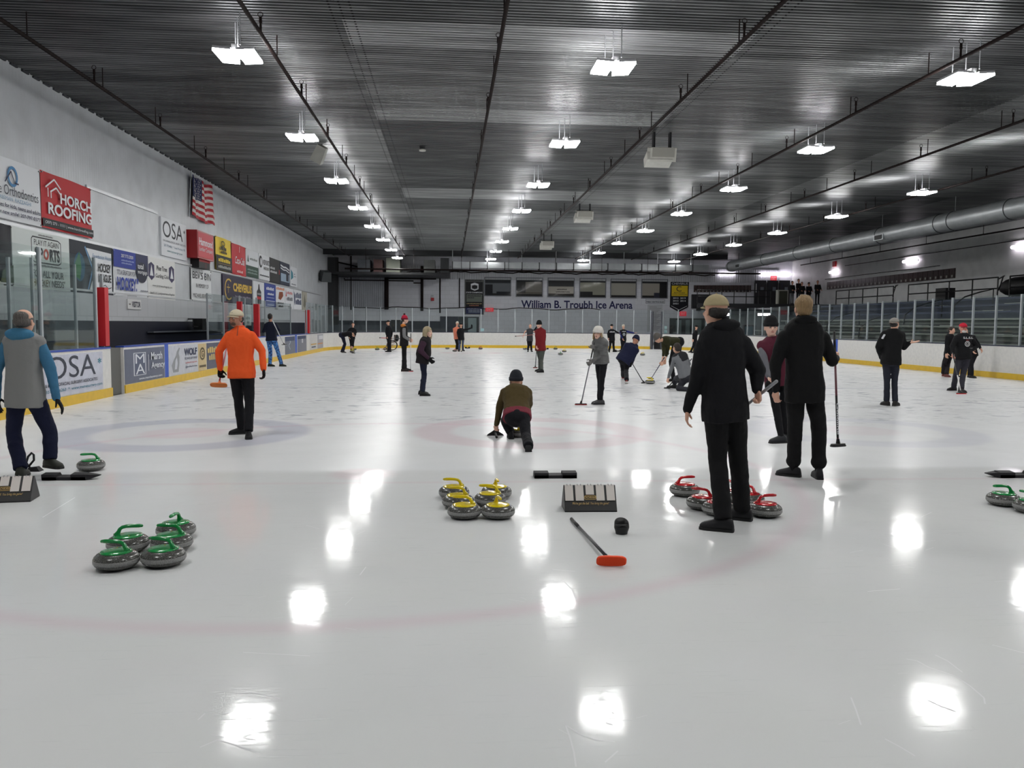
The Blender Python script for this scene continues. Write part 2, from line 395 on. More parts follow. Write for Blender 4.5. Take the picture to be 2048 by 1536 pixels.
# ---- ceiling lamps
LX = (-4.4, 3.5, 11.45, 19.4); ROWN = ('row nearest the banner wall', 'second row from the banner wall', 'third row from the banner wall', 'row nearest the round duct')
ORD = ['nearest the camera', 'second from the camera', 'third from the camera', 'fourth from the camera', 'fifth from the camera', 'sixth from the camera', 'seventh from the camera', 'farthest from the camera']
LED = mat('lamp_diffuser', (255, 255, 253), .5, emit=LAMP); FIXM = mat('lamp_frame', (210, 210, 214), .4, metal=.5); WIRE = mat('wire', (170, 172, 175), .4, metal=.6)
UP = mat('lamp_uplight', (255, 252, 255), .5, emit=LAMP*.5)
zl = H+5.52
def make_lamp():
    t = empty('ceiling_light', (0, 0, zl), 'x', 'light')
    for s in (-1, 1):
        rot = Matrix.Rotation(math.radians(-4*s), 3, 'Y')
        mb = MB(); mb.box((s*.235, 0, .05), (.36, .80, .05), rot); mb.build('housing', FIXM, t, local=True)
        mb = MB(); mb.box((s*.235, 0, 0.0), (.36, .80, .05), rot); mb.build('diffuser', LED, t, local=True)
        mb = MB(); mb.box((s*.215, 0, .08), (.22, .5, .012), rot); mb.build('uplight', UP, t, local=True)
    mb = MB(); mb.box((0, 0, .1), (.12, .6, .12)); mb.build('ballast', FIXM, t, local=True)
    for x, y in ((-.12, .3), (.12, -.3), (.0, 0)):
        mb = MB(); mb.cone((x, y, .14), (x, y, ZC-zl), .012, n=6); mb.build('hanger', WIRE, t, local=True)
    return t
lamp0 = make_lamp(); first = True
for r, X in enumerate(LX):
    for k in range(-3, 8):
        if k in (-3,) : continue
        Y = 17.9+7.5*k
        o = lamp0 if first else copy_tree(lamp0); first = False
        o.location = (X, Y, zl)
        seen = k >= (0, 0, 0, 2)[r]
        if seen:
            vis = k-(0, 0, 0, 2)[r]
            o['label'] = 'twin-panel light %s in the %s' % (ORD[vis] if k < 7 else 'farthest from the camera', ROWN[r])
        else: o['label'] = 'twin-panel light hanging outside the picture above the near ice'
        o['group'] = 'twin-panel lights in rows under the ceiling' if seen else 'lights behind and above the camera'
# ---- sprinkler pipes
PIPE = mat('pipe_paint', (24, 18, 18), .6, var=.4, vscale=4, c2=(46, 26, 20), spec=.2); zp = H+5.8
PX = (-8.65, -3.8, 1.03, 5.95, 11.0, 16.0, 20.6)
PN = ('nearest the banner wall', 'second from the banner wall', 'left of centre', 'right of centre, beside the ceiling heaters', 'over the far hoodie player side', 'second from the round duct', 'nearest the round duct')
PN = ('nearest the banner wall', 'second from the banner wall', 'third from the banner wall', 'fourth from the banner wall', 'fifth from the banner wall', 'sixth from the banner wall', 'closest to the round duct')
for i, X in enumerate(PX):
    t = empty('sprinkler_pipe', (X, 40, zp), 'dark sprinkler pipe running along the ceiling, %s' % PN[i], 'pipe', 'sprinkler pipes under the ceiling')
    mb = MB(); mb.cone((X, 5 if X < 12 else 20, zp), (X, 72, zp), .042, n=8); mb.build('pipe', PIPE, t, smooth=True)
    y = 10.6+(.9*i) % 3
    while y < 71:
        mb = MB(); mb.cone((X, y, zp), (X, y, ZC), .014, n=5); mb.build('hanger', PIPE, t)
        y += 3.7
    y = 12.0+(.7*i) % 2
    while y < 71:
        mb = MB(); mb.cone((X, y, zp), (X, y, zp+.22), .03, .022, n=6); mb.cone((X, y, zp+.2), (X, y, zp+.32), .035, .03, n=6)
        mb.torus((X, y, zp+.37), (0, 1, 0), .05, .008, 12, 5); mb.build('sprinkler_head', PIPE, t)
        y += 4.6
t = empty('sprinkler_pipe', (32.3, 40, 7.3), 'dark sprinkler pipe running along the top of the right wall', 'pipe', 'sprinkler pipes under the ceiling')
mb = MB(); mb.cone((32.3, 20, 7.3), (32.3, 74, 7.3), .05, n=8); mb.build('pipe', PIPE, t)
for y in range(24, 74, 6):
    mb = MB(); mb.cone((32.3, y, 7.3), (32.3, y, ZC), .02, n=5); mb.build('hanger', PIPE, t)
# ---- big round duct on the right
DUCT = mat('galvanised', (184, 188, 190), .38, metal=.55, var=.45, vscale=2, c2=(130, 134, 138))
XD = 24.3; zd = H+5.15
t = empty('round_duct', (XD, 46, zd-.5), 'large round galvanised air duct hanging along the right side', 'duct')
mb = MB(); mb.cone((XD, 20, zd), (XD, 70, zd), .45, n=28); add_smooth_angle(mb.build('duct_tube', DUCT, t))
for k, y in enumerate((23, 27.2, 29.5, 32.8, 34.2, 38.3, 39.4, 45, 50.5, 56, 62, 69.6)):
    mb = MB(); mb.torus((XD, y, zd), (0, 1, 0), .455, .022, 28, 6); mb.build('flange', mat('flange', (60, 62, 64), .5, metal=.4), t)
    if k % 2: mb = MB(); mb.cone((XD, y, zd+.45), (XD, y, ZC), .012, n=5); mb.build('hanger', WIRE, t)
for y in (44.5, 67.0):
    mb = MB(); mb.box((XD-.41, y, zd-.16), (.16, 1.0, .32)); g_ = mb.build('vent_box', DUCT, t)
    mb = MB(); mb.box((XD-.495, y, zd-.16), (.02, .8, .24)); mb.build('grille', mat('grille_dark', (20, 20, 22), .6), g_)
# ---- box heaters / speakers at the ceiling
BOXM = mat('heater_box', (205, 204, 196), .5, var=.2)
for px, py, Y, s, lab in ((1323, 309, 27.0, 1.0, 'large pale ceiling speaker box in front of the two smaller ones'), (1169, 430, 43.0, 1.0, 'pale ceiling speaker box between the nearer and the farther one'), (1095, 488, 57.5, 1.0, 'small pale ceiling speaker box farthest from the camera')):
    c = at_y(px, py, Y)
    t = empty('ceiling_speaker', (c.x, Y, c.z), lab, 'speaker', 'speaker boxes along the middle of the ceiling')
    mb = MB(); rot = Matrix.Rotation(math.radians(14), 3, 'X'); mb.box(c, (.86*s, .5*s, .44*s), rot); b_ = mb.build('cabinet', BOXM, t)
    mb = MB(); mb.box(c+V((0, -.26*s, .02)), (.74*s, .03, .3*s), rot); mb.build('grille', mat('box_grille', (160, 158, 150), .6), b_)
    mb = MB(); mb.box(c+V((-.1*s, .05, -.16*s)), (.84*s, .5*s, .3*s), Matrix.Rotation(math.radians(-20), 3, 'X')); mb.build('baffle', BOXM, t)
    mb = MB(); mb.span((c.x-.3, Y-.1, c.z+.2), (c.x-.24, Y+.1, ZC)); mb.span((c.x+.24, Y-.1, c.z+.2), (c.x+.3, Y+.1, ZC)); mb.build('bracket', mat('dark_steel', (40, 41, 44), .5, metal=.5), t)
c = at_y(639, 308, 30); t = empty('wall_speaker', (c.x, c.y, c.z), 'tilted pale speaker hanging beside the left lamp row', 'speaker')
mb = MB(); rot = Matrix.Rotation(math.radians(28), 3, 'Y') @ Matrix.Rotation(math.radians(20), 3, 'X'); mb.box(c, (.42, .35, .6), rot, taper=.8); mb.build('cabinet', mat('speaker_grey', (168, 168, 160), .5), t)
mb = MB(); mb.cone(c, (c.x+.1, c.y, ZC), .02, n=6); mb.build('bracket', mat('dark_steel', (40, 41, 44)), t)
c = at_x(650, 552, XL+.5); t = empty('wall_speaker', (c.x, c.y, c.z), 'grey speaker on the left wall next to the far corner', 'speaker')
mb = MB(); mb.box(c, (.9, .8, .8), Matrix.Rotation(math.radians(35), 3, 'Z') @ Matrix.Rotation(math.radians(20), 3, 'X'), taper=.8); mb.build('cabinet', mat('speaker_dark', (70, 74, 76), .5), t)
mb = MB(); mb.cone(c, (XL, c.y, c.z), .04, n=6); mb.build('bracket', mat('dark_steel', (40, 41, 44)), t)
for px, py, X, lab in ((845, 302, None, 'small round sensor under the dark part of the ceiling'), (1418, 484, None, 'small black sensor under the ceiling right of centre')):
    c = at_z(px, py, ZC-.15); t = empty('ceiling_sensor', tuple(c), lab, 'sensor')
    mb = MB(); mb.cone(c, c+V((0,0,.05)), .12, .12, n=14); mb.build('lens', BOXM if px == 845 else mat('dark_steel', (40, 41, 44)), t)
    mb = MB(); mb.cone(c+V((0,0,.05)), c+V((0,0,.17)), .1, .12, n=14); mb.build('housing', mat('dark_steel', (40, 41, 44)), t)

# ================================================================ BOARDS AND GLASS
def glass_material():
    m = bpy.data.materials.new('rink_glass'); m.use_nodes = True; N = m.node_tree.nodes; L = m.node_tree.links
    N.remove(N['Principled BSDF']); out = N['Material Output']
    tr = N.new('ShaderNodeBsdfTransparent'); tr.inputs[0].default_value = (.90, .94, .93, 1)
    gl = N.new('ShaderNodeBsdfGlossy'); gl.inputs['Roughness'].default_value = .03; gl.inputs[0].default_value = (.85, .95, .95, 1)
    fr = N.new('ShaderNodeFresnel'); fr.inputs[0].default_value = 1.5
    ad = N.new('ShaderNodeMath'); ad.operation = 'MULTIPLY_ADD'; L.new(fr.outputs[0], ad.inputs[0]); ad.inputs[1].default_value = 1.0; ad.inputs[2].default_value = .02; ad.use_clamp = True
    df = N.new('ShaderNodeBsdfDiffuse'); df.inputs[0].default_value = (.25, .33, .34, 1)
    m1 = N.new('ShaderNodeMixShader'); m1.inputs[0].default_value = .03; L.new(tr.outputs[0], m1.inputs[1]); L.new(df.outputs[0], m1.inputs[2])
    m2 = N.new('ShaderNodeMixShader'); L.new(ad.outputs[0], m2.inputs[0]); L.new(m1.outputs[0], m2.inputs[1]); L.new(gl.outputs[0], m2.inputs[2])
    L.new(m2.outputs[0], out.inputs[0]); return m
GLASS = glass_material()
BOARD = mat('board_plastic', (226, 224, 220), .35, var=.28, vscale=9, c2=(168, 168, 172)); YEL = mat('kick_yellow', (226, 186, 44), .4, var=.3, vscale=6, c2=(170, 140, 50))
CAPB = mat('cap_blue', (40, 70, 160), .4); CAPD = mat('cap_dark', (34, 40, 66), .4); POST = mat('alu_post', (176, 182, 186), .35, metal=.35); SKATE = mat('stripe_blue', (38, 84, 190), .45)
ZB = 1.05
def offset_poly(pts, d):        # offset outward (away from the rink) by d
    o = []
    for i, p in enumerate(pts):
        a = V(pts[max(i-1, 0)]).to_2d() if False else pts[max(i-1, 0)]; b = pts[min(i+1, len(pts)-1)]
        dx, dy = b[0]-a[0], b[1]-a[1]; n = math.hypot(dx, dy); o.append((p[0]-dy/n*d, p[1]+dx/n*d))
    return o
def strip(mb, pts, d0, d1, z0, z1):
    a = offset_poly(pts, d0); b = offset_poly(pts, d1)
    mb.loft([[(*p, z0), (*q, z0), (*q, z1), (*p, z1)] for p, q in zip(a, b)])
def resample(pts, step):
    L_ = [0]
    for a, b in zip(pts, pts[1:]): L_.append(L_[-1]+math.hypot(b[0]-a[0], b[1]-a[1]))
    n = max(1, round(L_[-1]/step)); o = []
    for i in range(n+1):
        d = L_[-1]*i/n; j = max(k for k in range(len(L_)) if L_[k] <= d+1e-6); j = min(j, len(pts)-2)
        f = (d-L_[j])/(L_[j+1]-L_[j]); o.append((pts[j][0]+(pts[j+1][0]-pts[j][0])*f, pts[j][1]+(pts[j+1][1]-pts[j][1])*f))
    return o
def boards(pts, label, cap, glass_h=None, gstep=1.2, lip=0, grange=None, group='rink board runs'):
    c = pts[len(pts)//2]; t = empty('rink_boards', (c[0], c[1], 0), label, 'rink boards', group)
    mb = MB(); strip(mb, pts, 0, .16, .0, ZB); mb.build('board_panel', BOARD, t)
    mb = MB(); strip(mb, pts, -.03, .0, .0, .19); mb.build('kickplate', YEL, t)
    mb = MB(); strip(mb, pts, -.01, .18, ZB, ZB+.035); mb.build('cap_rail', cap, t)
    if glass_h:
        gp = resample(grange or pts, gstep)
        for p in gp:
            q = (p[0], p[1]); mb = MB()
            i = gp.index(p); a = gp[max(i-1, 0)]; b = gp[min(i+1, len(gp)-1)]; n = math.hypot(b[0]-a[0], b[1]-a[1]); nx, ny = -(b[1]-a[1])/n, (b[0]-a[0])/n
            X, Y = p[0]+nx*.08, p[1]+ny*.08
            mb.box((X, Y, (ZB+.03+glass_h)/2), (.06, .06, glass_h-ZB-.03), Matrix.Rotation(math.atan2(ny, nx), 3, 'Z')); mb.build('glass_post', POST, t)
        for a, b in zip(gp, gp[1:]):
            mb = MB(); n = math.hypot(b[0]-a[0], b[1]-a[1]); nx, ny = -(b[1]-a[1])/n, (b[0]-a[0])/n
            o = (nx*.08, ny*.08); mb.v = [V((a[0]+o[0], a[1]+o[1], ZB+.035)), V((b[0]+o[0], b[1]+o[1], ZB+.035)), V((b[0]+o[0], b[1]+o[1], glass_h)), V((a[0]+o[0], a[1]+o[1], glass_h))]
            mb.f = [(0, 1, 2, 3)]; mb.build('glass_pane', GLASS, t)
    return t
yb = lambda px: at_x(px, 700, BL).y
Y_A = yb(221); Y_B = yb(247); Y_P = yb(203); Y_G = yb(617)
b_near = boards([(BL, 3), (BL, Y_A)], 'near left rink boards under tall glass, beside the man in the grey vest', CAPB, 2.98, 2.3, grange=[(BL, 6.3), (BL, Y_P-.05)])
# long run with adverts, no glass until the last pad
b_mid = boards([(BL, Y_B), (BL, Y_G)], 'left rink boards with a row of adverts in front of the players benches', CAPB)
b_farl = boards([(BL, Y_G)]+CORN_L, 'far left corner boards with closely spaced glass posts', CAPD, 2.72, 1.2)
def on_corner(px):        # where a sight column meets the right corner curve
    Y = YB
    for _ in range(12):
        x = at_y(px, 690, Y).x; Y = YB-CR+math.sqrt(max(CR*CR-(x-(BR-CR))**2, 0)) if x > BR-CR else YB
    return (x, Y)
g0, g1 = on_corner(1300), on_corner(1324); gx0, gx1 = g0[0], g1[0]
b_far = boards([CORN_L[-1]]+[q for q in CORN_R if q[0] < gx0-.1]+[g0], 'white far end boards under the arena name', CAPD, 2.7, 1.15)
b_far2 = boards([g1]+[q for q in CORN_R if q[0] > gx1+.1], 'far right corner boards beyond the open gate', CAPD, 2.7, 1.2)
b_right = boards([CORN_R[-1], (BR, 14)], 'long right side boards in front of the bleachers', CAPD, 2.72, 1.2)
mb = MB(); mb.span((BR-.012, 36.9, .2), (BR-.001, 37.35, ZB)); tag(mb.build('blue_stripe', SKATE, b_right), 'blue line stripe')
# gate opening in the far boards
t = empty('gate', (gx0, g0[1], 0), 'open dark gate in the far end boards right of centre', 'gate')
gt = V((gx1-gx0, g1[1]-g0[1], 0)); gl_ = gt.length; gt.normalize(); gp = lambda s: (gx0+gt.x*s, g0[1]+gt.y*s)
for s0, s1 in ((.03, .16), (gl_-.12, gl_-.03)): mb = MB(); strip(mb, [gp(s0), gp(s1)], 0, .16, 0, ZB+1.55); mb.build('gate_post', mat('gate_grey', (70, 72, 80), .5), t)
mb = MB(); strip(mb, [gp(.18), gp(gl_-.14)], .3, .36, 0, 1.0); mb.build('gate_panel', mat('gate_dark', (12, 12, 15), .6), t)
mb = MB(); strip(mb, [gp(.17), gp(gl_-.13)], .06, .1, .55, .58); mb.build('latch_bar', POST, t)
# end of near boards, gate gap and gate edge on the left
mb = MB(); mb.span((BL-.5, Y_B-1.15, 0), (BL-.05, Y_B-.05, ZB)); tag(mb.build('gate', mat('gate_side', (88, 88, 84), .5), None), 'grey bench gate standing open beside the dark grey advert', 'gate')
# adverts on the boards
def board_ad(parent, px0, px1, bg, elems, z0=.2, z1=1.0, name='advert', label=None):
    y0, y1 = yb(px0), yb(px1); O = V((BL, y0, z0)); U = V((0, y1-y0, 0)); Vv = V((0, 0, z1-z0)); N = V((1, 0, 0))
    mb = MB(); mb.prism([(0,0),(1,0),(1,1),(0,1)], O, U, Vv, N*.006); p = mb.build(name, bg if not isinstance(bg, tuple) else mat('ad_%d_%d_%d' % bg, bg, .4, var=.3, vscale=7), parent)
    if label: p['label'] = label
    decals(elems, O, U, Vv, N, p, step=.009)
DG = (62, 66, 78)
def osa(y0=.35, y1=.93, c=DG):      # three big letters and a star
    return [('t', c, 'OSA', .03, y0, .86, y1, .0), ('t', (70, 130, 150), '*', .90, y0+(y1-y0)*.5, .97, y0+(y1-y0)*.78)]
board_ad(b_near, 86, 204, (206, 208, 222), osa(.42, .96)+[('t', DG, '& MAXILLOFACIAL SURGERY ASSOCIATES', .0, .26, .88, .34), ('t', (60, 120, 140), '207-773-6263  *  www.mainesurgery.com', .0, .1, .97, .2)], label='white board advert with large grey letters')
board_ad(b_mid, 248, 328, (96, 102, 124), [('r', (215, 218, 224), .2, .2, .5, .88), ('r', (96, 102, 124), .22, .22, .48, .86), ('t', (225, 228, 234), 'M', .24, .56, .46, .84, .0), ('t', (225, 228, 234), 'A', .24, .24, .46, .54, .0), ('r', (215, 218, 224), .55, .3, .56, .8),
    ('t', (225, 228, 234), 'Marsh', .62, .62, .92, .86), ('t', (225, 228, 234), 'Agency', .62, .3, .98, .55), ('t', (225, 228, 234), 'www.marshagency.com', .3, .05, .9, .14)], label='dark grey board advert with white lettering')
board_ad(b_mid, 329, 336, SKATE, [], 0, 1.05, name='blue_stripe')
wolf = [(.12, .1), (.08, .35), (.16, .55), (.22, .66), (.25, .8), (.33, .93), (.36, .9), (.31, .74), (.34, .6), (.33, .4), (.3, .1)]
board_ad(b_mid, 337, 395, (206, 208, 216), [('p', (150, 152, 156), wolf), ('p', (206, 208, 216), [(.17, .2), (.2, .5), (.25, .6), (.27, .4), (.24, .2)]), ('t', (60, 64, 90), 'WOLF', .5, .62, .96, .88, .04), ('t', (60, 64, 90), 'TECHNOLOGY GROUP', .5, .48, .96, .56), ('t', (180, 60, 60), 'wolftechgroup.com', .52, .33, .94, .4), ('t', (60, 64, 90), '@wolftechgroup', .52, .18, .94, .26)], label='white board advert with a howling wolf drawing')
board_ad(b_mid, 396, 412, (214, 190, 140), [('o', (96, 84, 60), .5, .62, .34, .24, .3), ('t', (96, 84, 60), 'G', .36, .5, .64, .74, .03), ('r', (96, 84, 60), .1, .12, .9, .2)], label='tan board advert with a round emblem')
board_ad(b_mid, 413, 446, (82, 84, 104), [('x', (214, 186, 116), .05, .62, .95, .84, 8), ('x', (206, 182, 120), .12, .34, .95, .56, 7)], label='dark board advert with gold lettering')
board_ad(b_mid, 448, 492, (206, 206, 206), [])
board_ad(b_mid, 495, 569, (214, 214, 214), [])
board_ad(b_mid, 570, 590, (104, 110, 126), [('l', (190, 196, 206), [(.3, .85), (.55, .7), (.35, .5), (.5, .25)], .07), ('r', (60, 70, 100), .0, .75, .95, 1.0)], label='slate grey board advert with a pale squiggle')
board_ad(b_mid, 590.5, 594, SKATE, [], 0, 1.05, name='blue_stripe')
board_ad(b_mid, 595, 613, (108, 112, 128), [('r', (196, 196, 200), .45, .55, .6, .95), ('r', (50, 60, 90), .0, .8, .9, 1.0)])
board_ad(b_farl, 620, 634, (210, 208, 206), [('r', (90, 100, 120), .2, .12, .8, .22), ('r', (200, 160, 90), .1, .32, .9, .4)])
board_ad(b_farl, 635, 648, (160, 160, 170), [('r', (200, 140, 90), .0, .3, .8, .38), ('r', (210, 210, 214), .2, .65, .8, .9)], label='faded board advert')
board_ad(b_farl, 649, 660, (172, 172, 182), [('r', (120, 116, 120), .2, .2, .7, .5)])
# penalty box: partition, rear glass, bench edge, red post pads
def glass_run(name, label, pts, z0, z1, posts=True, group=None):
    c = pts[0]; t = empty(name, (c[0], c[1], z0), label, 'glass screen', group)
    for a, b in zip(pts, pts[1:]):
        mb = MB(); mb.v = [V((*a, z0)), V((*b, z0)), V((*b, z1)), V((*a, z1))]; mb.f = [(0, 1, 2, 3)]; mb.build('glass_pane', GLASS, t)
    if posts:
        for a in pts:
            mb = MB(); mb.span((a[0]-.03, a[1]-.03, z0), (a[0]+.03, a[1]+.03, z1)); mb.build('glass_post', POST, t)
    return t
XBK = -9.3
glass_run('bench_glass', 'rear glass of the penalty box behind the near left boards', [(XBK, q) for q in (11.5, 14, 16.6, 19.2, 21.3)], 0.0, 3.05)
glass_run('bench_glass', 'cross partition glass of the penalty box near the red padded post', [(BL-.1, Y_P), (XBK, Y_P+.1)], .3, 2.98)
mb = MB(); mb.span((XBK, 11, 0), (BL-.2, 11.05, 1.0)); mb.span((XBK+.05, 11.1, .0), (XBK+.4, 21, .45))
tag(mb.build('bench', mat('bench_grey', (90, 92, 96), .6), None), 'low grey bench inside the penalty box behind glass', 'bench')
glass_run('bench_glass', 'tall clear glass behind the players benches, next to the gold lettered banner', [(XBK, at_x(p_, 640, XBK).y) for p_ in (415, 447, 490, 530, 581)], .0, 2.75)
PADR = mat('pad_red', (190, 24, 34), .45)
for px, y0_, y1_, X, lab in ((203, 575, 692, BL-.08, 'red padded post at the end of the near left glass'), (513, 608, 690, BL-.1, 'red padded post just right of the man in orange'), (479, 603, 680, XBK+.3, 'red padded post behind the cap of the man in orange'), (615, 620, 668, BL-.08, 'red padded post where the far left glass begins')):
    a = at_x(px, y0_, X); b = at_x(px, y1_, X); w_ = .1 if px != 615 else .14
    b.z = max(b.z, ZB+.04) if X > -8 else 0.0
    t = empty('padded_post', (X, a.y, b.z), lab, 'post', 'red padded posts')
    mb = MB(); mb.box((X, a.y, (a.z+b.z)/2), (.2, w_*2, a.z-b.z)); mb.build('pad', PADR, t)
    mb = MB(); mb.span((X-.03, a.y-.03, b.z-.02), (X+.03, a.y+.03, a.z+.25)); mb.build('post', POST, t)
# players bench area: benches, navy wall shelf
mb = MB(); mb.span((XBK+.1, 27, 0), (XBK+.45, 46, .45)); mb.span((XBK+.1, 27, .45), (XBK+.5, 46, .5))
tag(mb.build('bench', mat('bench_dark', (38, 40, 46), .6), None), 'long dark players bench behind the advert boards', 'bench')
mb = MB(); mb.span((XL+.08, 30, 1.25), (XL+.3, 46, 1.3)); mb.span((XL+.08, 30, .7), (XL+.12, 46, .75)); tag(mb.build('wall_rail', mat('rail_grey', (80, 84, 92), .5), None), 'thin grey rail along the navy wall behind the benches', 'rail')
c = at_x(400, 648, XL+.5); t = empty('wall_heater', tuple(c), 'black bracket and box on the navy wall left of the man in orange', 'bracket')
mb = MB(); mb.box(c, (.35, .55, .45)); mb.build('box', mat('matt_black', (14, 14, 16), .6), t)
mb = MB(); mb.tube([c+V((-.5, .0, .2)), c+V((.0, -.9, .2)), c+V((0, -.9, -.1)), c+V((0, 0, -.12))], .03); mb.build('bracket', mat('matt_black', (14, 14, 16)), t)
# ================================================================ LEFT WALL BANNERS
WH = (224, 226, 230)
def lsign(name, label, cat, px0, t0, b0, px1, t1, b1, bg, elems, **k):
    a = at_x(px0, t0, XL); b = at_x(px0, b0, XL); c = at_x(px1, t1, XL); d = at_x(px1, b1, XL)
    zt = (a.z+c.z)/2; zb = (b.z+d.z)/2
    k.setdefault('thick', .062)
    return sign(name, label, cat, (XL+.002, a.y, zb), (0, c.y-a.y, 0), (0, 0, zt-zb), (1, 0, 0), bg, elems, **k)
NV = (28, 34, 70)
sg = 'banner'
lsign('banner', 'white orthodontics banner with a blue ring logo, leftmost of the upper row', sg, -42, 300, 427, 74, 338, 453, WH,
  [('o', (70, 130, 180), .47, .72, .09, .17, .28), ('l', NV, [(.33, .6), (.44, .8), (.5, .62), (.57, .62)], .025), ('t', (60, 66, 78), 'Smile Orthodontics', -.05 + .08, .4, .93, .56, 0), ('t', (110, 150, 180), 'FREEMAN  RAZZAGHI', .2, .31, .78, .37, 0),
   ('t', NV, 'Braces for kids, teens and adults.', .12, .18, .97, .26), ('t', NV, 'your new smile! 207-797-5577', .12, .06, .95, .14)], wave=.02)
lsign('banner', 'red HORCH ROOFING banner on the left wall', sg, 74, 340, 454, 177, 376, 476, (186, 34, 42),
  [('r', (30, 32, 36), 0, .03, 1, .17), ('t', WH, 'HORCH', .33, .5, .97, .7, .03), ('t', WH, 'ROOFING', .1, .26, .97, .47, .03), ('l', WH, [(.06, .72), (.22, .9), (.34, .76)], .03), ('l', WH, [(.1, .56), (.1, .72)], .03), ('l', WH, [(.14, .66), (.25, .76), (.33, .66)], .03), ('l', WH, [(.15, .55), (.15, .66)], .03),
   ('t', WH, '(207) 273 - 1111 | www.horchroofing.com', .03, .065, .97, .13, 0)], wave=.03)
lsign('banner', 'white OSA banner between the blank wall panel and the flag', sg, 318, 432, 509, 369, 452, 522, WH,
  [('t', (40, 42, 48), 'OSA', .06, .5, .84, .93, .0), ('t', (40, 42, 48), '*', .87, .74, .94, .84), ('t', (90, 95, 105), 'ORAL & MAXILLOFACIAL SURGERY ASSOCIATES', .05, .38, .95, .43, 0), ('t', (60, 100, 130), '207-772-4063  *  South Portland, ME', .08, .24, .92, .31, 0), ('t', (60, 120, 130), 'www.mainesurgery.com', .2, .1, .8, .18, 0)])
# lit red box sign with score panel
a = at_x(394, 459, XL+.45); b = at_x(426.5, 469, XL+.45); bb = at_x(394, 515, XL+.45)
t = empty('lightbox_sign', (XL+.25, (a.y+b.y)/2, bb.z), 'red box sign with white letters above a black score panel', 'sign')
mb = MB(); mb.span((XL, a.y, bb.z), (XL+.45, b.y, a.z)); p_ = mb.build('box', mat('sign_red_side', (150, 14, 20), .4), t)
fc = MB(); O = V((XL+.455, a.y+.08, bb.z+.06)); U = V((0, b.y-a.y-.16, 0)); Vv = V((0, 0, a.z-bb.z-.12)); fc.prism([(0,0),(1,0),(1,1),(0,1)], O, U, Vv, (.01, 0, 0)); fp = fc.build('face', mat('sign_red_face', (196, 62, 72), .55), t)
decals([('t', WH, 'Hammond', .06, .48, .94, .78, .02), ('t', WH, 'Lumber Company', .06, .2, .94, .42, .0)], O, U, Vv, V((1,0,0)), fp, step=.013)
q0 = at_x(398, 519, XL+.35); q1 = at_x(420, 540, XL+.35)
mb = MB(); mb.span((XL, q0.y, q1.z), (XL+.35, q1.y, bb.z)); sp = mb.build('score_panel', mat('matt_black', (14, 14, 16)), t)
decals([('r', (150, 14, 20), 0, .72, 1, 1)]+[('r', (120, 20, 26), .5, .1+.13*i, .66, .13+.13*i) for i in range(4)], V((XL+.35, q0.y, q1.z)), V((0, q1.y-q0.y, 0)), V((0, 0, bb.z-q1.z)), V((1,0,0)), sp, step=.01)
YB_ = (232, 200, 50)
lsign('banner', 'yellow and black banner right of the red box sign', sg, 427, 471, 538, 459, 482, 546, YB_, [('r', (20, 20, 18), 0, 0, 1, .45), ('x', (60, 54, 30), .25, .62, .65, .74, 4), ('x', (70, 62, 34), .3, .52, .68, .6, 4), ('o', (50, 46, 26), .42, .82, .12, .08, .3), ('x', YB_, .12, .26, .88, .37, 7), ('r', (150, 120, 60), .1, .2, .9, .215), ('x', (170, 172, 170), .1, .07, .9, .15, 9)], wave=.03)
lsign('banner', 'red Coca-Cola banner in the upper row', sg, 459.5, 485, 548, 488.5, 495, 553, (196, 36, 46), [('i', WH, 'Coca-Cola', .2, .36, .84, .6, .01), ('x', (226, 180, 180), .3, .08, .74, .16, 5), ('l', WH, [(.5, .95), (.48, .75)], .03)], wave=.03)
lsign('banner', 'white over dark green banner right of the red one', sg, 489, 497, 553, 514, 506, 557, WH, [('r', (28, 64, 48), 0, 0, 1, .42), ('x', (120, 126, 124), .3, .64, .92, .72, 8), ('p', (50, 90, 70), [(.1, .55), (.16, .82), (.22, .55)]), ('x', (130, 150, 142), .1, .24, .9, .3, 10), ('x', (130, 150, 142), .1, .13, .9, .19, 10)])
lsign('banner', 'white hockey banner with a black round emblem', sg, 515, 506, 557, 536.5, 515, 563, WH, [('e', (20, 20, 24), .17, .7, .15, .24), ('e', WH, .2, .7, .07, .15), ('t', (24, 24, 28), 'ALEX KURTZ', .36, .62, .98, .82, .02), ('t', (24, 24, 28), 'HOCKEY', .42, .42, .95, .54, .02), ('x', (80, 80, 86), .06, .14, .94, .2, 14)])
lsign('banner', 'plain black banner with small white lettering', sg, 537, 515, 563, 557.5, 521, 569, (24, 24, 26), [('x', (190, 190, 192), .04, .55, .5, .64, 6), ('x', (190, 190, 192), .04, .4, .7, .49, 9), ('r', (170, 40, 44), .88, .4, .96, .6)])
lsign('banner', 'navy and white banner with wavy top stripes', sg, 558, 522, 568, 577, 529, 573, (30, 42, 66), [('l', WH, [(.05, .84), (.35, .78), (.6, .8), (.95, .72)], .07), ('l', WH, [(.05, .72), (.35, .66), (.6, .68), (.95, .6)], .05), ('r', (150, 170, 190), .06, .15, .94, .5), ('r', (24, 30, 50), .6, .2, .85, .55)])
lsign('banner', 'small white banner with a teal half disc, last of the upper row', sg, 579, 532, 570, 592, 537, 576, WH, [('p', (40, 130, 150), [(.05, .85), (.35, .7), (.4, .45), (.05, .3)]), ('x', (120, 130, 140), .5, .62, .7, .68, 2), ('x', (120, 130, 140), .5, .5, .8, .55, 3), ('x', (60, 70, 84), .1, .08, .8, .13, 8)])
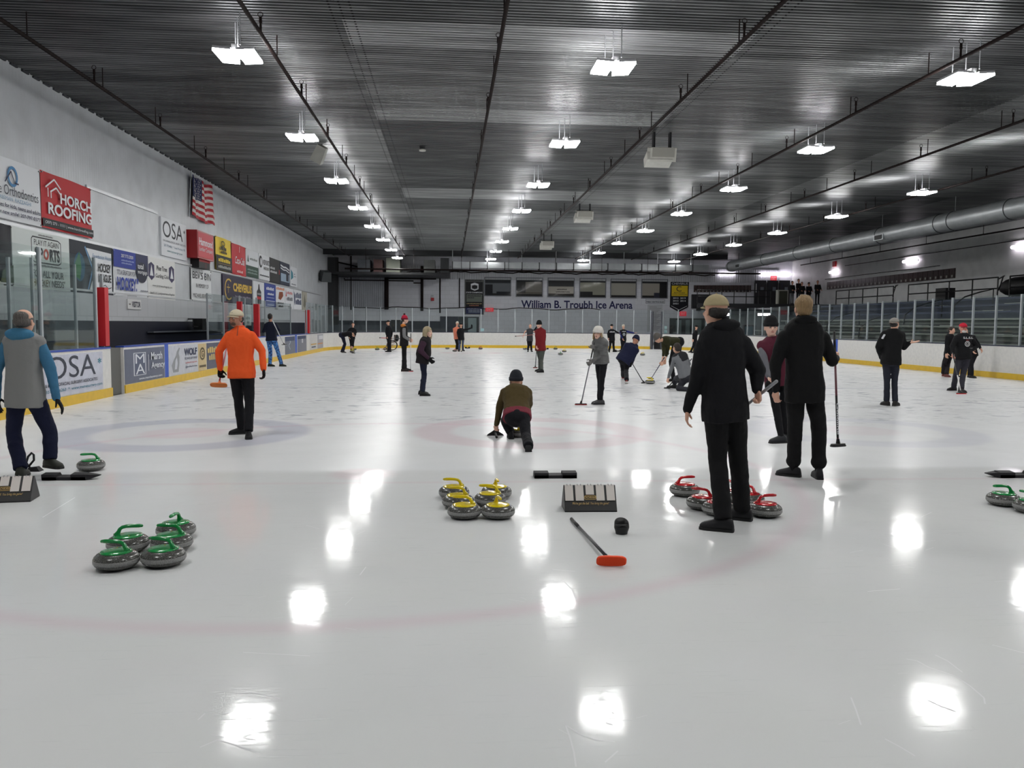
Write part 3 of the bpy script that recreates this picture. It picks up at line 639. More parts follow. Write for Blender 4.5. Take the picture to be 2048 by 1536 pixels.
# lower row
BK = (38, 38, 44)
lsign('banner', 'near black banner cut by the left edge of the picture', sg, -40, 440, 568, 16, 449, 571, (24, 26, 34), [('p', (60, 78, 56), [(.5, .05), (1, .05), (1, .35), (.8, .3), (.6, .25)])], wave=.02)
lsign('banner', 'white PLAY IT AGAIN SPORTS banner in the lower row', sg, 17, 449, 571, 133, 479, 583, (214, 220, 218),
  [('l', BK, [(.33, .9), (.78, .9), (.83, .86), (.83, .5), (.78, .46), (.36, .46), (.31, .5), (.31, .86), (.33, .9)], .022), ('t', BK, 'PLAY IT AGAIN', .35, .76, .79, .86, .0), ('t', BK, 'SP', .36, .5, .5, .73, .03), ('o', (190, 70, 50), .555, .62, .045, .1, .45), ('t', BK, 'RTS', .62, .5, .8, .73, .03),
   ('x', (110, 110, 112), .42, .93, .68, .955, 13), ('x', (110, 110, 112), .33, .395, .83, .425, 22), ('t', BK, '"FOR ALL YOUR', .27, .2, .86, .33, .01), ('t', BK, 'HOCKEY NEEDS"', .3, .04, .88, .17, .01)])
lsign('banner', 'dark and white HOCKEY LEAGUE banner with a green leaf emblem', sg, 133.5, 478, 583, 220, 497, 591, (28, 34, 46),
  [('p', WH, [(.36, .9), (.97, .88), (.97, .05), (.42, .08), (.56, .48)]), ('l', (110, 150, 190), [(.33, .92), (.5, .5), (.38, .06)], .05), ('e', (40, 90, 120), .2, .5, .12, .28), ('p', (60, 120, 70), [(.12, .3), (.1, .55), (.2, .8), (.24, .5), (.2, .25)]), ('t', (90, 130, 170), 'Foundation House', .5, .73, .96, .81, 0),
   ('t', BK, 'HOCKEY', .62, .46, .94, .64, .02), ('t', BK, 'LEAGUE', .62, .26, .94, .42, .02), ('l', BK, [(.7, .16), (.78, .2), (.86, .13), (.94, .16)], .014)])
BLU = (34, 56, 150)
lsign('banner', 'blue and white GREAT DAY FOR HOCKEY banner', sg, 220.5, 497, 590, 290, 512, 596, WH,
  [('r', BLU, 0, .62, .62, 1), ('r', (40, 46, 84), .62, .52, 1, 1), ('e', (30, 34, 56), .8, .58, .17, .24), ('t', WH, '207.773.2020', .2, .85, .54, .92, .01), ('x', (150, 164, 210), .2, .77, .56, .8, 12), ('x', (150, 164, 210), .2, .71, .5, .74, 10), ('t', WH, 'total', .66, .66, .84, .78, .02), ('t', WH, 'mortgage', .66, .52, .95, .62, .01),
   ('t', NV, '"IT\'S A GREAT DAY FOR', .06, .46, .58, .57, .01), ('t', BLU, 'HOCKEY."', .06, .12, .66, .42, .04), ('x', (90, 94, 110), .72, .14, .96, .17, 12)], wave=.02)
sh = [(0, .1), (.5, -.12), (1, .1), (1, .85), (.5, 1), (0, .85)]
shield = lambda x, y, w_, h_: [(x+a*w_, y+b*h_) for a, b in ((0, .2), (.5, 0), (1, .2), (1, .85), (.5, 1), (0, .85))]
PU = (50, 44, 84)
lsign('banner', 'white Pine Tree Curling Club banner with two shields', sg, 290.5, 512, 596, 346, 524, 601, (226, 226, 224),
  [('p', PU, shield(.03, .44, .2, .44)), ('p', PU, shield(.76, .44, .2, .44)), ('p', WH, [(.07, .55), (.13, .82), (.19, .55)]), ('p', WH, [(.80, .55), (.86, .82), (.92, .55)]), ('t', BK, 'Pine Tree', .31, .7, .68, .82, .01), ('t', BK, 'Curling Club', .26, .5, .74, .62, .01), ('t', BK, 'www.pinetreecurlingclub.com', .14, .28, .86, .35, 0), ('t', BK, 'facebook.com/pinetreecurlingclub', .06, .1, .94, .17, 0)])
lsign('banner', "white BEV'S BIN memorial banner below the red box sign", sg, 378, 535, 601, 419, 541, 606, (222, 224, 226), [('t', BK, "BEV'S BIN", .06, .68, .95, .9, .0), ('t', BK, 'IN MEMORY OF', .2, .42, .82, .54, 0), ('t', BK, 'MICHAEL BEVERIDGE', .06, .12, .96, .24, 0)], wave=.02)
lsign('banner', 'purple CHEVERUS banner with gold letters', sg, 442, 548, 606, 502, 560, 609, (44, 36, 62), [('t', (222, 184, 80), 'C', .06, .1, .26, .88, -.02), ('l', (222, 184, 80), [(.17, .68), (.17, .36)], .03), ('l', (222, 184, 80), [(.12, .56), (.22, .56)], .03), ('t', (222, 184, 80), 'CHEVERUS', .32, .44, .97, .76, .05), ('t', (190, 184, 200), 'Find your way, make a difference', .38, .22, .92, .31, 0)])
lsign('banner', 'white banner with a dark bottle shape', sg, 504, 561, 610, 526, 566, 615, WH, [('p', BK, [(.3, .1), (.3, .6), (.42, .7), (.46, .9), (.54, .9), (.58, .7), (.7, .6), (.7, .1)]), ('r', (190, 40, 44), .3, .28, .7, .4), ('r', (150, 150, 156), .34, .46, .66, .54)])
lsign('banner', 'blue banner with rows of white lettering', sg, 527, 565, 614, 549, 571, 618, (44, 66, 150), [('x', WH, .14, .74, .84, .86, 8), ('x', WH, .24, .54, .82, .62, 8), ('r', (190, 200, 220), .15, .42, .85, .44), ('r', (190, 200, 220), .1, .28, .9, .31), ('x', (190, 200, 220), .2, .1, .8, .16, 9)])
lsign('banner', 'white banner with orange and brown lettering', sg, 549.5, 571, 617, 567.5, 575, 619, WH, [('x', (214, 120, 50), .05, .84, .95, .95, 9), ('p', (140, 70, 40), [(.25, .45), (.35, .75), (.75, .78), (.8, .6), (.5, .4)]), ('x', BK, .15, .22, .85, .3, 9), ('x', BK, .25, .08, .8, .17, 6)])
lsign('banner', 'white banner with a red flame and grey lettering', sg, 568, 575, 618, 584.5, 578, 621, WH, [('x', (200, 110, 112), .22, .72, .9, .84, 7), ('p', (190, 60, 60), [(.06, .6), (.1, .95), (.18, .6)]), ('x', (110, 110, 118), .18, .42, .9, .58, 6), ('t', BK, 'STEVE', .3, .05, .75, .15)])
lsign('banner', 'white banner with bold navy lettering, last but one of the lower row', sg, 585, 578, 619, 601.5, 582, 622, WH, [('x', (40, 54, 96), .25, .6, .95, .86, 6), ('x', (40, 54, 96), .25, .28, .95, .54, 5), ('p', (40, 54, 96), [(.05, .9), (.2, .7), (.15, .2), (.08, .35)])])
lsign('banner', 'faded beige banner, last of the lower row', sg, 602.5, 583, 623, 612, 585, 624, (178, 174, 160), [('p', (120, 118, 104), [(.2, .3), (.5, .9), (.8, .4), (.5, .2)])])
lsign('sign', 'small white VISITOR sign below the banners', 'sign', 249, 597, 616, 276, 601, 621, (210, 210, 210), [('t', (40, 42, 60), 'VISITOR', .3, .2, .95, .8, .04), ('t', BK, '-', .08, .45, .2, .55)], panel='plate', thick=.1)
lsign('sign', 'small white sign on the wall above the boards, seen through glass between the red posts', 'sign', 487, 628, 650, 500, 630, 652, (205, 215, 212), [('x', (120, 126, 130), .15, .55, .85, .8, 4), ('x', (120, 126, 130), .3, .2, .7, .42, 3)], panel='plate')
# flag
a = at_x(375, 348, XL); c_ = at_x(420, 371, XL); b = at_x(375, 428, XL); dz = a.z-b.z
y0, y1 = a.y, c_.y; t = empty('flag', (XL+.1, (y0+y1)/2, b.z-.1), 'stars and stripes flag hanging high on the left wall', 'flag')
NU, NV_ = 40, 26
def fpt(u, v): return V((XL+.16+.05*math.sin(u*15+v*2)+.03*math.sin(u*31), y0+(y1-y0)*u, b.z+dz*v-.18*math.sin(u*PI*.9)*(.4+.3*(1-v))-.04*math.sin(u*14)))
for nm, cond, c in (('red_stripes', lambda u, v: int((1-v)*13) % 2 == 0 and not (u < .4 and v > 6/13), (176, 30, 44)), ('white_stripes', lambda u, v: int((1-v)*13) % 2 == 1 and not (u < .4 and v > 6/13), (214, 208, 204)), ('canton', lambda u, v: u < .4 and v > 6/13, (34, 40, 84))):
    mb = MB()
    for i in range(NU):
        for j in range(NV_):
            if cond((i+.5)/NU, (j+.5)/NV_):
                vs = [fpt(i/NU, j/NV_), fpt((i+1)/NU, j/NV_), fpt((i+1)/NU, (j+1)/NV_), fpt(i/NU, (j+1)/NV_)]
                k = len(mb.v); mb.v += vs+[q+V((-.012, 0, 0)) for q in vs]; mb.f += [(k, k+1, k+2, k+3), (k+7, k+6, k+5, k+4), (k, k+4, k+5, k+1), (k+2, k+6, k+7, k+3)]
    mb.build(nm, flat(c), t)
mb = MB()
for r in range(9):
    for q in range(6 if r % 2 == 0 else 5):
        p = fpt(.03+(q+(0 if r % 2 == 0 else .5))*.066, 1-.03-r*.058)+V((.012, 0, 0)); s_ = .035; mb.add([p+V((0, s_*math.cos(k*2*PI/5+1.57), s_*math.sin(k*2*PI/5+1.57))) for k in range(5)], [(0, 1, 2, 3, 4)])
tag(mb.build('stars', flat((214, 208, 204)), t), kind='stuff')
mb = MB(); mb.cone((XL+.05, y0-.05, b.z-.1), (XL+.16, y0-.05, a.z+.1), .02, n=6); mb.build('pole', POST, t)

# ================================================================ FAR WALL
def fsign(name, label, cat, x0, y0, x1, y1, bg, elems, Y=YW-.02, **k):
    a = at_y(x0, y1, Y); b = at_y(x1, y0, Y)
    return sign(name, label, cat, (a.x, Y, a.z), (b.x-a.x, 0, 0), (0, 0, b.z-a.z), (0, -1, 0), bg, elems, **k)
def fbox(mb, x0, y0, x1, y1, Y0, Y1):
    a = at_y(x0, y1, Y0); b = at_y(x1, y0, Y0); mb.span((a.x, Y0, a.z), (b.x, Y1, b.z)); return mb
# corrugated siding, dark soffit and equipment on the left of the far wall
mb = MB(); fbox(mb, 675, 545, 775, 613, YW-.12, YW-.01); struct(mb.build('trim_6', panel_wall('far_siding', (176, 180, 188), 'x', .36, .4, .9), None, local=True))
mb = MB(); fbox(mb, 775, 540, 1560, 557, YW-.1, YW-.01); struct(mb.build('trim_7', panel_wall('far_siding_b', (196, 198, 204), 'x', .45, .4, .7), None, local=True))
mb = MB(); a = at_y(652, 512, 71.5); b_ = at_y(1480, 523, 71.5); mb.span((XL, 71.4, ZC-.45), (24.5, 71.7, ZC)); struct(mb.build('trim_8', mat('beam_dark', (30, 31, 34), .6), None, local=True), 'dark steel beam across the far end of the ceiling')
mb = MB(); mb.span((XL, YW-.3, .2), (at_y(880, 650, YW).x, YW-.02, at_y(700, 641, YW).z)); struct(mb.build('trim_9', mat('dado_dark', (44, 47, 58), .6, var=.3, vscale=2), None, local=True))
t = empty('rectangular_duct', (5, 70.2, 6.2), 'long rectangular silver duct in front of the far wall under the ceiling', 'duct')
x0 = at_y(905, 530, 70.2).x; x1 = at_y(1418, 530, 70.2).x; zt = at_y(1100, 526, 70.2).z; zb = at_y(1100, 538, 70.2).z
n = 15
for i in range(n):
    mb = MB(); xa = x0+(x1-x0)*i/n; xb = x0+(x1-x0)*(i+1)/n; mb.span((xa+.02, 70.2, zb), (xb-.02, 71.0, zt)); mb.build('duct_section', DUCT, t)
    mb = MB(); mb.span((xa-.03, 70.1, zb-.12), (xa+.03, 71.05, zt+.04)); mb.build('duct_flange', mat('dark_steel', (40, 41, 44)), t)
    if i % 2 == 0: mb = MB(); mb.cone((xa, 70.6, zt), (xa, 70.6, ZC), .03, n=6); mb.build('hanger', WIRE, t)
mb = MB(); t = empty('pipe', (8, 70, zb-.2), 'black horizontal pipe right under the rectangular duct', 'pipe'); mb.cone((XL+2, 70.0, zb-.2), (27, 70.0, zb-.2), .07, n=8); mb.build('pipe_run', PIPE, t)
for x in range(-7, 27, 4): mb = MB(); mb.cone((x, 70, zb-.2), (x, 70, ZC), .02, n=5); mb.build('hanger', PIPE, t)
mb = MB(); zz = at_y(1000, 545, YW-.17).z; mb.tube([(x, YW-.17, zz+.05*math.sin(x*2)+.04*math.sin(x*5.1)) for x in [i*.5-4 for i in range(60)]], .05, 6); tag(mb.build('cable_bundle', PIPE, None), 'sagging black cable bundle strung across the far wall above the windows', 'cable')
mb = MB(); zz = at_y(1000, 542.5, YW-.15).z; mb.cone((-6, YW-.15, zz), (20, YW-.15, zz), .045, n=6); tag(mb.build('pipe', PIPE, None), 'thin straight black pipe just above the cable bundle', 'pipe')
mb = MB(); zz = at_y(1000, 617, YW-.06).z; mb.tube([(x, YW-.07, zz+.07*math.sin(x*1.1)-.03*math.sin(x*2.7)) for x in [i*.6-9 for i in range(40)]], .035, 6); tag(mb.build('cable', PIPE, None), 'thin black cable sagging below the arena name', 'cable')
for px, y0_, y1_, r_, lab in ((773, 540, 619, .2, 'thick grey and black vertical pipe at the right end of the corrugated siding'), (844, 532, 622, .13, 'black vertical standpipe beside the small red box'), (880, 556, 626, .06, 'thin vertical conduit left of the navy doors'), (919, 556, 615, .05, 'thin vertical conduit just left of the state champions banner'), (702, 512, 620, .06, 'thin vertical pipe in front of the corrugated siding')):
    a = at_y(px, y0_, YW-r_-.02); b = at_y(px, y1_, YW-r_-.02); mb = MB(); mb.cone(b, a, r_, n=8); tag(mb.build('pipe', PIPE, None, smooth=True), lab, 'pipe', 'vertical pipes on the far wall')
# horizontal runs left
for pts, lab in ((((689, 556), (689, 560), (827, 562), (827, 566), (844, 566)), 'stepped black pipe across the corrugated siding'), (((770, 557), (872, 558), (872, 540)), 'short black pipe run left of the rectangular duct'), (((666, 522), (765, 545), (812, 552)), 'long sloping pipe from the dark left corner'), (((738, 515), (743, 528)), 'short pale tilted pipe in the dark equipment area')):
    mb = MB(); mb.tube([at_y(x, y, YW-.2) for x, y in pts], .06, 6); tag(mb.build('pipe', PIPE if 'pale' not in lab else POST, None), lab, 'pipe')
EQ = mat('equip_dark', (34, 35, 38), .6, var=.4, vscale=3)
mb = MB(); ZSH = at_y(800, 545, 73).z; mb.span((XL+.01, 72.6, ZSH-.2), (at_y(900, 520, 72.4).x, YW-.01, ZSH)); tag(mb.build('shelf_platform', EQ, None), 'dark equipment loft in the far left corner under the ceiling', 'platform')
for x0, y0, x1, y1, c, lab in ((715, 519, 740, 541, (88, 92, 98), 'grey crate stored in the far left loft'), (747, 519, 765, 539, (86, 58, 56), 'brown red crate stored in the far left loft'), (772, 516, 800, 544, (120, 124, 112), 'pale box with a yellow mark stored in the far left loft'), (848, 520, 870, 534, (96, 98, 96), 'grey box left of the small white patterned box'), (881, 516, 898, 536, (60, 62, 64), 'dark box with a white patch at the start of the silver duct')):
    mb = MB(); fbox(mb, x0, y0, x1, y1, 73, 75); mb.v = [V((q.x, q.y, max(q.z, ZSH+.002) if q.z > at_y(x0, (y0+y1)/2, 73).z else ZSH+.002)) for q in mb.v]; tag(mb.build('crate', mat('crate_%d_%d' % (c[0], x0), c, .6, var=.4, vscale=2), None), lab, 'box', 'boxes stored high at the far wall')
for px0, px1, lab in ((655, 671, 'dark pillar at the far end of the left wall'), (671, 676, 'narrow black pillar left of the corrugated siding')):
    mb = MB(); a = at_y(px0, 620, 74); b = at_y(px1, 620, 74); mb.span((a.x, 74, -.03), (b.x, 74.6, ZC-.5)); tag(mb.build('pillar', EQ if px0 == 655 else mat('pillar_black', (16, 16, 18), .6), None), lab, 'pillar')
# windows of the viewing gallery
WINX = ((970, 1021, 556, 590.5), (1033, 1084.5, 557, 592), (1096.5, 1147.7, 557.3, 592.5), (1160, 1211, 558, 594), (1222, 1272, 559.5, 594.5), (1284, 1334.5, 560, 595.3))
WD = ['dark', 'lights', 'note', 'counter', 'plain', 'curtain']
wg = bpy.data.materials.new('window_glass'); wg.use_nodes = True; b_ = wg.node_tree.nodes['Principled BSDF']; b_.inputs['Base Color'].default_value = (.02, .022, .024, 1); b_.inputs['Roughness'].default_value = .05; b_.inputs['Alpha'].default_value = .15
for i, (x0, x1, y0, y1) in enumerate(WINX):
    a = at_y(x0, y1, YW-.1); b = at_y(x1, y0, YW-.1); wd = b.x-a.x; ht = b.z-a.z
    t = struct(empty('window_%d' % (i+1), ((a.x+b.x)/2, YW-.1, a.z), None, None)); 
    mb = MB(); mb.span((a.x, YW-.06, a.z), (b.x, YW-.015, b.z)); mb.build('room_glow_panel', mat('gallery_glow_%d' % i, ((84, 88, 92), (96, 94, 88), (140, 136, 128), (118, 118, 106), (126, 124, 116), (120, 116, 108))[i], .7, emit=.22), t)  # flat panel glows by itself in place of the gallery's room light
    O = V((a.x, YW-.062, a.z)); U = V((wd, 0, 0)); Vv = V((0, 0, ht))
    el = [('r', (30, 28, 28), 0, 0, 1, .12), ('r', (40, 44, 48), 0, .8, 1, 1)]
    if i == 0: el += [('r', (24, 26, 32), 0, 0, .3, .62), ('r', (20, 24, 34), .45, .05, 1, .22), ('r', (50, 54, 58), 0, .7, 1, 1)]
    if i == 1: el += [('r', (50, 50, 50), .0, .15, .35, .8), ('r', (60, 50, 40), 0, .16, 1, .2)]
    if i == 2: el += [('r', (60, 60, 62), 0, .55, 1, 1), ('x', (60, 50, 50), .34, .36, .74, .42, 8), ('x', (60, 50, 50), .3, .22, .86, .28, 10), ('r', (50, 36, 28), 0, .1, 1, .16)]
    if i == 3: el += [('r', (40, 40, 40), 0, .06, .5, .3), ('r', (150, 150, 80), .5, .9, 1, 1)]
    if i == 4: el += [('r', (60, 60, 60), 0, .84, 1, .9)]
    if i == 5: el += [('r', (14, 14, 18), .7, 0, 1, 1), ('r', (48, 50, 66), .48, 0, .7, .28)]
    decals(el, O, U, Vv, V((0, -1, 0)), t, step=.004, name='lettering')
    mb = MB(); fr = .07
    for q in (((a.x-fr, a.z-fr), (b.x+fr, a.z)), ((a.x-fr, b.z), (b.x+fr, b.z+fr)), ((a.x-fr, a.z), (a.x, b.z)), ((b.x, a.z), (b.x+fr, b.z))): mb.span((q[0][0], YW-.16, q[0][1]), (q[1][0], YW, q[1][1]))
    mb.build('window_frame', mat('frame_grey', (110, 112, 120), .5), t)
    mb = MB(); mb.add([(a.x, YW-.12, a.z), (b.x, YW-.12, a.z), (b.x, YW-.12, b.z), (a.x, YW-.12, b.z)], [(0, 1, 2, 3)]); mb.build('glass_pane', wg, t)
fsign('lettering', 'white name board reading William B. Troubh Ice Arena in navy letters', 'sign', 1034, 599, 1271, 619, (214, 215, 224), [('t', (36, 36, 84), 'William B. Troubh Ice Arena', .034, .14, .975, .84, .024)], panel='board').name = 'name_board'
fsign('banner', 'tall black and grey STATE CHAMPIONS hockey banner with a shield', 'banner', 929, 557, 968, 629, (96, 98, 96),
  [('r', (16, 16, 22), .06, .02, .94, .9), ('t', (30, 30, 30), 'BOYS ICE HOCKEY', .1, .92, .9, .97, .01), ('p', WH, shield(.32, .66, .4, .22)), ('p', (20, 20, 26), shield(.38, .7, .28, .12)), ('t', WH, 'STATE CHAMPIONS', .08, .59, .92, .63, .02), ('r', (110, 116, 108), .1, .35, .9, .56), ('x', BK, .14, .5, .86, .535, 14), ('x', BK, .14, .45, .5, .48, 8),
   ('x', (190, 170, 130), .1, .29, .9, .315, 15), ('x', (190, 120, 90), .25, .24, .75, .265, 6), ('r', (30, 34, 84), .06, .02, .94, .2), ('x', (170, 176, 190), .14, .145, .86, .17, 14), ('x', (170, 176, 190), .2, .1, .8, .125, 9), ('x', (170, 176, 190), .2, .06, .8, .085, 9)], Y=YW-.03)
t = empty('banner', at_y(1359, 624, YW-.02), 'black and yellow CHEVERUS championship banner with a pointed bottom edge', 'banner')
a = at_y(1340, 624, YW-.02); b = at_y(1378, 563, YW-.02); O = V((a.x, YW-.01, a.z)); U = V((b.x-a.x, 0, 0)); Vv = V((0, 0, b.z-a.z))
mb = MB(); mb.prism([(-.02, .16), (.48, 0), (1-.02, .16), (1, 1), (0, 1)], O, U, Vv, (0, -.03, 0)); mb.build('banner_cloth', flat((24, 24, 32)), t)
decals([('r', (222, 190, 40), .06, .52, .94, .86), ('t', (200, 200, 200), 'CHEVERUS', .06, .89, .94, .96, .02), ('t', BK, 'C', .32, .67, .6, .84, .0), ('t', BK, 'BOYS HOCKEY', .2, .61, .8, .65), ('t', BK, 'STATE CHAMPIONS', .1, .55, .9, .6, .0), ('t', WH, '2012  2019', .14, .43, .84, .48), ('t', WH, '2013  2014', .14, .34, .84, .39), ('t', WH, '2021', .14, .25, .44, .3), ('l', WH, [(.05, .2), (.48, .07), (.92, .2)], .012)], O, U, Vv, V((0, -1, 0)), t, step=.035)
fsign('sign', 'small white public skating sign above the tall list board', 'sign', 1291, 599, 1330, 607, (206, 208, 212), [('t', NV, 'PUBLIC SKATING RULES', .05, .2, .95, .6, .02), ('l', NV, [(.01, .05), (.99, .05), (.99, .95), (.01, .95), (.01, .05)], .06)], panel='board')
fsign('sign', 'tall white rules board with many grey lines', 'sign', 1294, 609, 1325, 664, (196, 198, 202), [('r', (130, 132, 138), .12, .9-.055*i, .12+.1*(5+(i*7) % 4), .915-.055*i) for i in range(16)], panel='board')
def exit_sign(px, py, Y, lab, w_=.75, h_=.34):
    c = at_y(px, py, Y); t = empty('exit_sign', tuple(c), lab, 'sign')
    mb = MB(); mb.box(c, (w_, .12, h_)); mb.build('housing', mat('exit_red', (200, 40, 52), .5, emit=.5), t)
    decals([('t', (250, 190, 190), 'EXIT', .14, .2, .86, .8, .02)], c+V((-w_/2, -.06, -h_/2)), V((w_, 0, 0)), V((0, 0, h_)), V((0, -1, 0)), t, step=.008)
exit_sign(979, 619.5, YW-.1, 'red EXIT sign right of the state champions banner'); exit_sign(1366, 627.5, YW-.06, 'red EXIT sign above the glass lobby doors', .62, .42); exit_sign(1547, 557, YW-.06, 'red EXIT sign above the black upper doors', .6, .5)
t = empty('fire_alarm', at_y(865, 601, YW-.1), 'small red fire box on the far wall by the standpipe', 'alarm')
mb = MB(); fbox(mb, 862, 595.5, 868, 601.5, YW-.2, YW); mb.build('box', PADR, t); mb = MB(); fbox(mb, 862, 590, 867, 593, YW-.15, YW); mb.build('switch', POST, t)
# lower doors of the far wall
t = struct(empty('door_1', at_y(898, 664, YW-.05), 'navy double door', None)); mb = MB(); fbox(mb, 880, 633, 916, 668, YW-.12, YW-.02); mb.build('door_leaf', mat('door_navy', (24, 30, 48), .4), t)
t = struct(empty('door_2', at_y(945, 664, YW-.05), None, None)); mb = MB(); fbox(mb, 917, 633.5, 958, 668, YW-.1, YW-.02); mb.build('door_frame', mat('door_frame_dark', (50, 58, 62), .5), t); mb = MB(); fbox(mb, 936, 636, 953, 668, YW-.16, YW-.1); mb.build('door_leaf', mat('door_pale', (140, 156, 158), .4), t)
# upper level at the right: slab, doors, wall lamps, photo rows
YM = 63.5; zm = 3.42; xm = at_y(1395, 615, YM).x
mb = MB(); mb.prism([(xm, YM), (XR, YM), (XR, YW), (at_y(1392, 615, YW).x, YW)], (0, 0, zm-.32), (1, 0, 0), (0, 1, 0), (0, 0, .32)); struct(mb.build('floor', mat('slab_dark', (24, 25, 30), .6), None, local=True), 'upper level floor slab')
t = empty('railing', ((xm+XR)/2, YM+.15, zm), 'black railing along the upper level above the lobby', 'railing')
BLK = mat('rail_black', (14, 14, 16), .4)
for z_ in (1.05, .55): mb = MB(); mb.cone((xm, YM+.15, zm+z_), (25.4, YM+.15, zm+z_), .035, n=6); mb.build('rail', BLK, t)
for i in range(7): mb = MB(); x = xm+(25.4-xm)*i/6; mb.cone((x, YM+.15, zm), (x, YM+.15, zm+1.05), .035, n=6); mb.build('post', BLK, t)
DOORB = mat('door_black', (14, 15, 20), .35)
for i, (x0, x1) in enumerate(((1508, 1532), (1533, 1556), (1557, 1580))):
    t = struct(empty('door_%d' % (i+3), at_y((x0+x1)/2, 611, YW-.1), None, None)); a = at_y(x0, 611, YW-.1); b = at_y(x1, 561, YW-.1)
    mb = MB(); mb.span((a.x, YW-.16, zm), (b.x, YW-.02, b.z)); mb.build('door_leaf', DOORB, t)
    decals([('r', (110, 116, 124), .5, .62, .8, .76), ('r', (40, 44, 54), .2, .55, .3, .9)]+([('r', (190, 190, 190), .08, .56, .17, .88)] if i == 0 else []), V((a.x, YW-.16, zm)), V((b.x-a.x, 0, 0)), V((0, 0, b.z-zm)), V((0, -1, 0)), t, step=.006)
TUBE = mat('tube_light', (255, 245, 255), .5, emit=10)
def tube_lamp(a, b, lab):
    a = V(a); b = V(b); t = empty('wall_light', tuple((a+b)/2), lab, 'light', 'long strip lights on the walls'); d = (b-a).normalized()
    n_ = V((0, -1, 0)) if abs(d.x) > .5 else V((-1, 0, 0))
    mb = MB(); mb.cone(a+n_*.12, b+n_*.12, .1, n=10); mb.build('diffuser', TUBE, t); mb = MB(); m_ = (a+b)/2; e = b-a; mb.box(m_+n_*.03, (max(abs(e.x), .1), max(abs(e.y), .1), .12)); mb.build('housing', FIXM, t)
tube_lamp(at_y(1437, 548, YW-.1), at_y(1469, 548, YW-.1), 'short strip light on the far wall left of the long one')
tube_lamp(at_y(1518, 548.5, YW-.1), at_y(1581, 549, YW-.1), 'long strip light on the far wall above the black doors')
for p0, p1, lab in (((1662, 545.5), (1677, 542.5), 'strip light on the right wall nearest the far corner'), ((1810, 524.5), (1836, 519), 'middle strip light on the right wall'), ((2028, 496), (2062, 489), 'strip light on the right wall at the picture edge')):
    a = at_x(*p0, XR-.05); b = at_x(*p1, XR-.05); a.z = b.z = (a.z+b.z)/2; tube_lamp(a, b, lab)
PHOTO = mat('photo_dark', (40, 34, 34), .3, var=.6, vscale=6, c2=(96, 70, 64))
for i in range(16):
    x0 = 1388+i*7.2; t = empty('team_photo', at_y(x0+3.4, 584, YW-.1), 'dark framed team photo in the row on the far wall, left of the black doors', 'picture', 'team photos on the far wall')
    mb = MB(); fbox(mb, x0, 570.5, x0+6.6, 584, YW-.16, YW-.02); mb.build('photo', PHOTO, t); mb = MB(); fbox(mb, x0+2.6, 581.5, x0+4.6, 583.5, YW-.18, YW-.16); mb.build('caption_plate', flat((180, 178, 172)), t)
ya = at_x(1655, 574, XR).y; yb2 = at_x(1912, 546, XR).y; zt_ = at_x(1912, 536, XR).z; zb_ = at_x(1912, 556, XR).z
npic = 30
for i in range(npic):
    y = ya+(yb2-ya)*i/npic; wd = (yb2-ya)/npic*.92; t = empty('team_photo', (XR-.05, y+wd/2, zb_), 'brown framed team photo in the long row on the right wall', 'picture', 'team photos on the right wall')
    mb = MB(); mb.span((XR-.06, y, zb_), (XR-.0, y+wd, zt_)); mb.build('photo', PHOTO, t); mb = MB(); mb.span((XR-.075, y+wd*.4, zb_+.06), (XR-.06, y+wd*.68, zb_+.22)); mb.build('caption_plate', flat((180, 178, 172)), t)
# lobby under the upper level
mb = MB(); fbox(mb, 1384, 589, 1431, 617, YM+7, YM+7.3); t_ = tag(mb.build('display_board', mat('display_dark', (20, 21, 26), .4), None), 'wide dark display board behind the tan capped man', 'board')
for x0, x1, y0, y1, c, lab in ((1340, 1348, 638, 668, (36, 36, 30), 'dark door jamb'), (1348, 1372, 638, 668, (110, 122, 120), 'pale glass lobby door'), (1372, 1384, 638, 668, (50, 52, 46), 'dark jamb')):
    pass
t = struct(empty('door_6', at_y(1366, 668, YW-.1), 'glass lobby doors', None))
mb = MB(); fbox(mb, 1339, 637, 1425, 669, YW-.1, YW-.02); mb.build('door_frame', mat('lobby_frame', (40, 42, 40), .5), t)
for x0, x1 in ((1352, 1363), (1371, 1380), (1386, 1403), (1408, 1420)):
    mb = MB(); fbox(mb, x0, 640, x1, 668, YW-.14, YW-.1); mb.build('door_leaf', mat('lobby_glass', (118, 130, 130), .2), t)
XS = at_y(1560, 640, 70).x
t = struct(empty('window_7', at_y(1502, 655, YM+5), None, None)); mb = MB(); fbox(mb, 1487, 650, 1512, 671, YM+5, YM+5.3); mb.build('poster_frame', mat('poster_dark', (46, 34, 36), .5), t); mb = MB(); fbox(mb, 1490, 653, 1506, 671, YM+4.96, YM+5); mb.build('poster', mat('poster_blue', (90, 116, 130), .3), t)
mb = MB(); fbox(mb, 1450, 630, 1600, 680, YM+9, YM+9.2); struct(mb.build('trim_10', mat('lobby_wall', (150, 156, 156), .6), None, local=True))
for x0, x1, lab in ((1452, 1457, 'small lobby strip light behind the tan capped man'), (1515, 1540, 'lobby strip light above the beanie of the maroon jersey player')):
    a = at_y(x0, 629, YM+5); b = at_y(x1, 629, YM+5); tube_lamp(a, b, lab)
t = empty('trophy_cabinet', at_y(1567, 610, YM+.6), 'pale framed cabinet on the upper level beside the watching group', 'cabinet')
mb = MB(); fbox(mb, 1555, 580, 1577, 609, YM+.5, YM+.9); mb.build('frame', mat('frame_pale', (150, 150, 142), .5), t); mb = MB(); fbox(mb, 1558, 582, 1575, 608, YM+.44, YM+.5); mb.build('panel', mat('panel_olive', (44, 46, 34), .4), t)
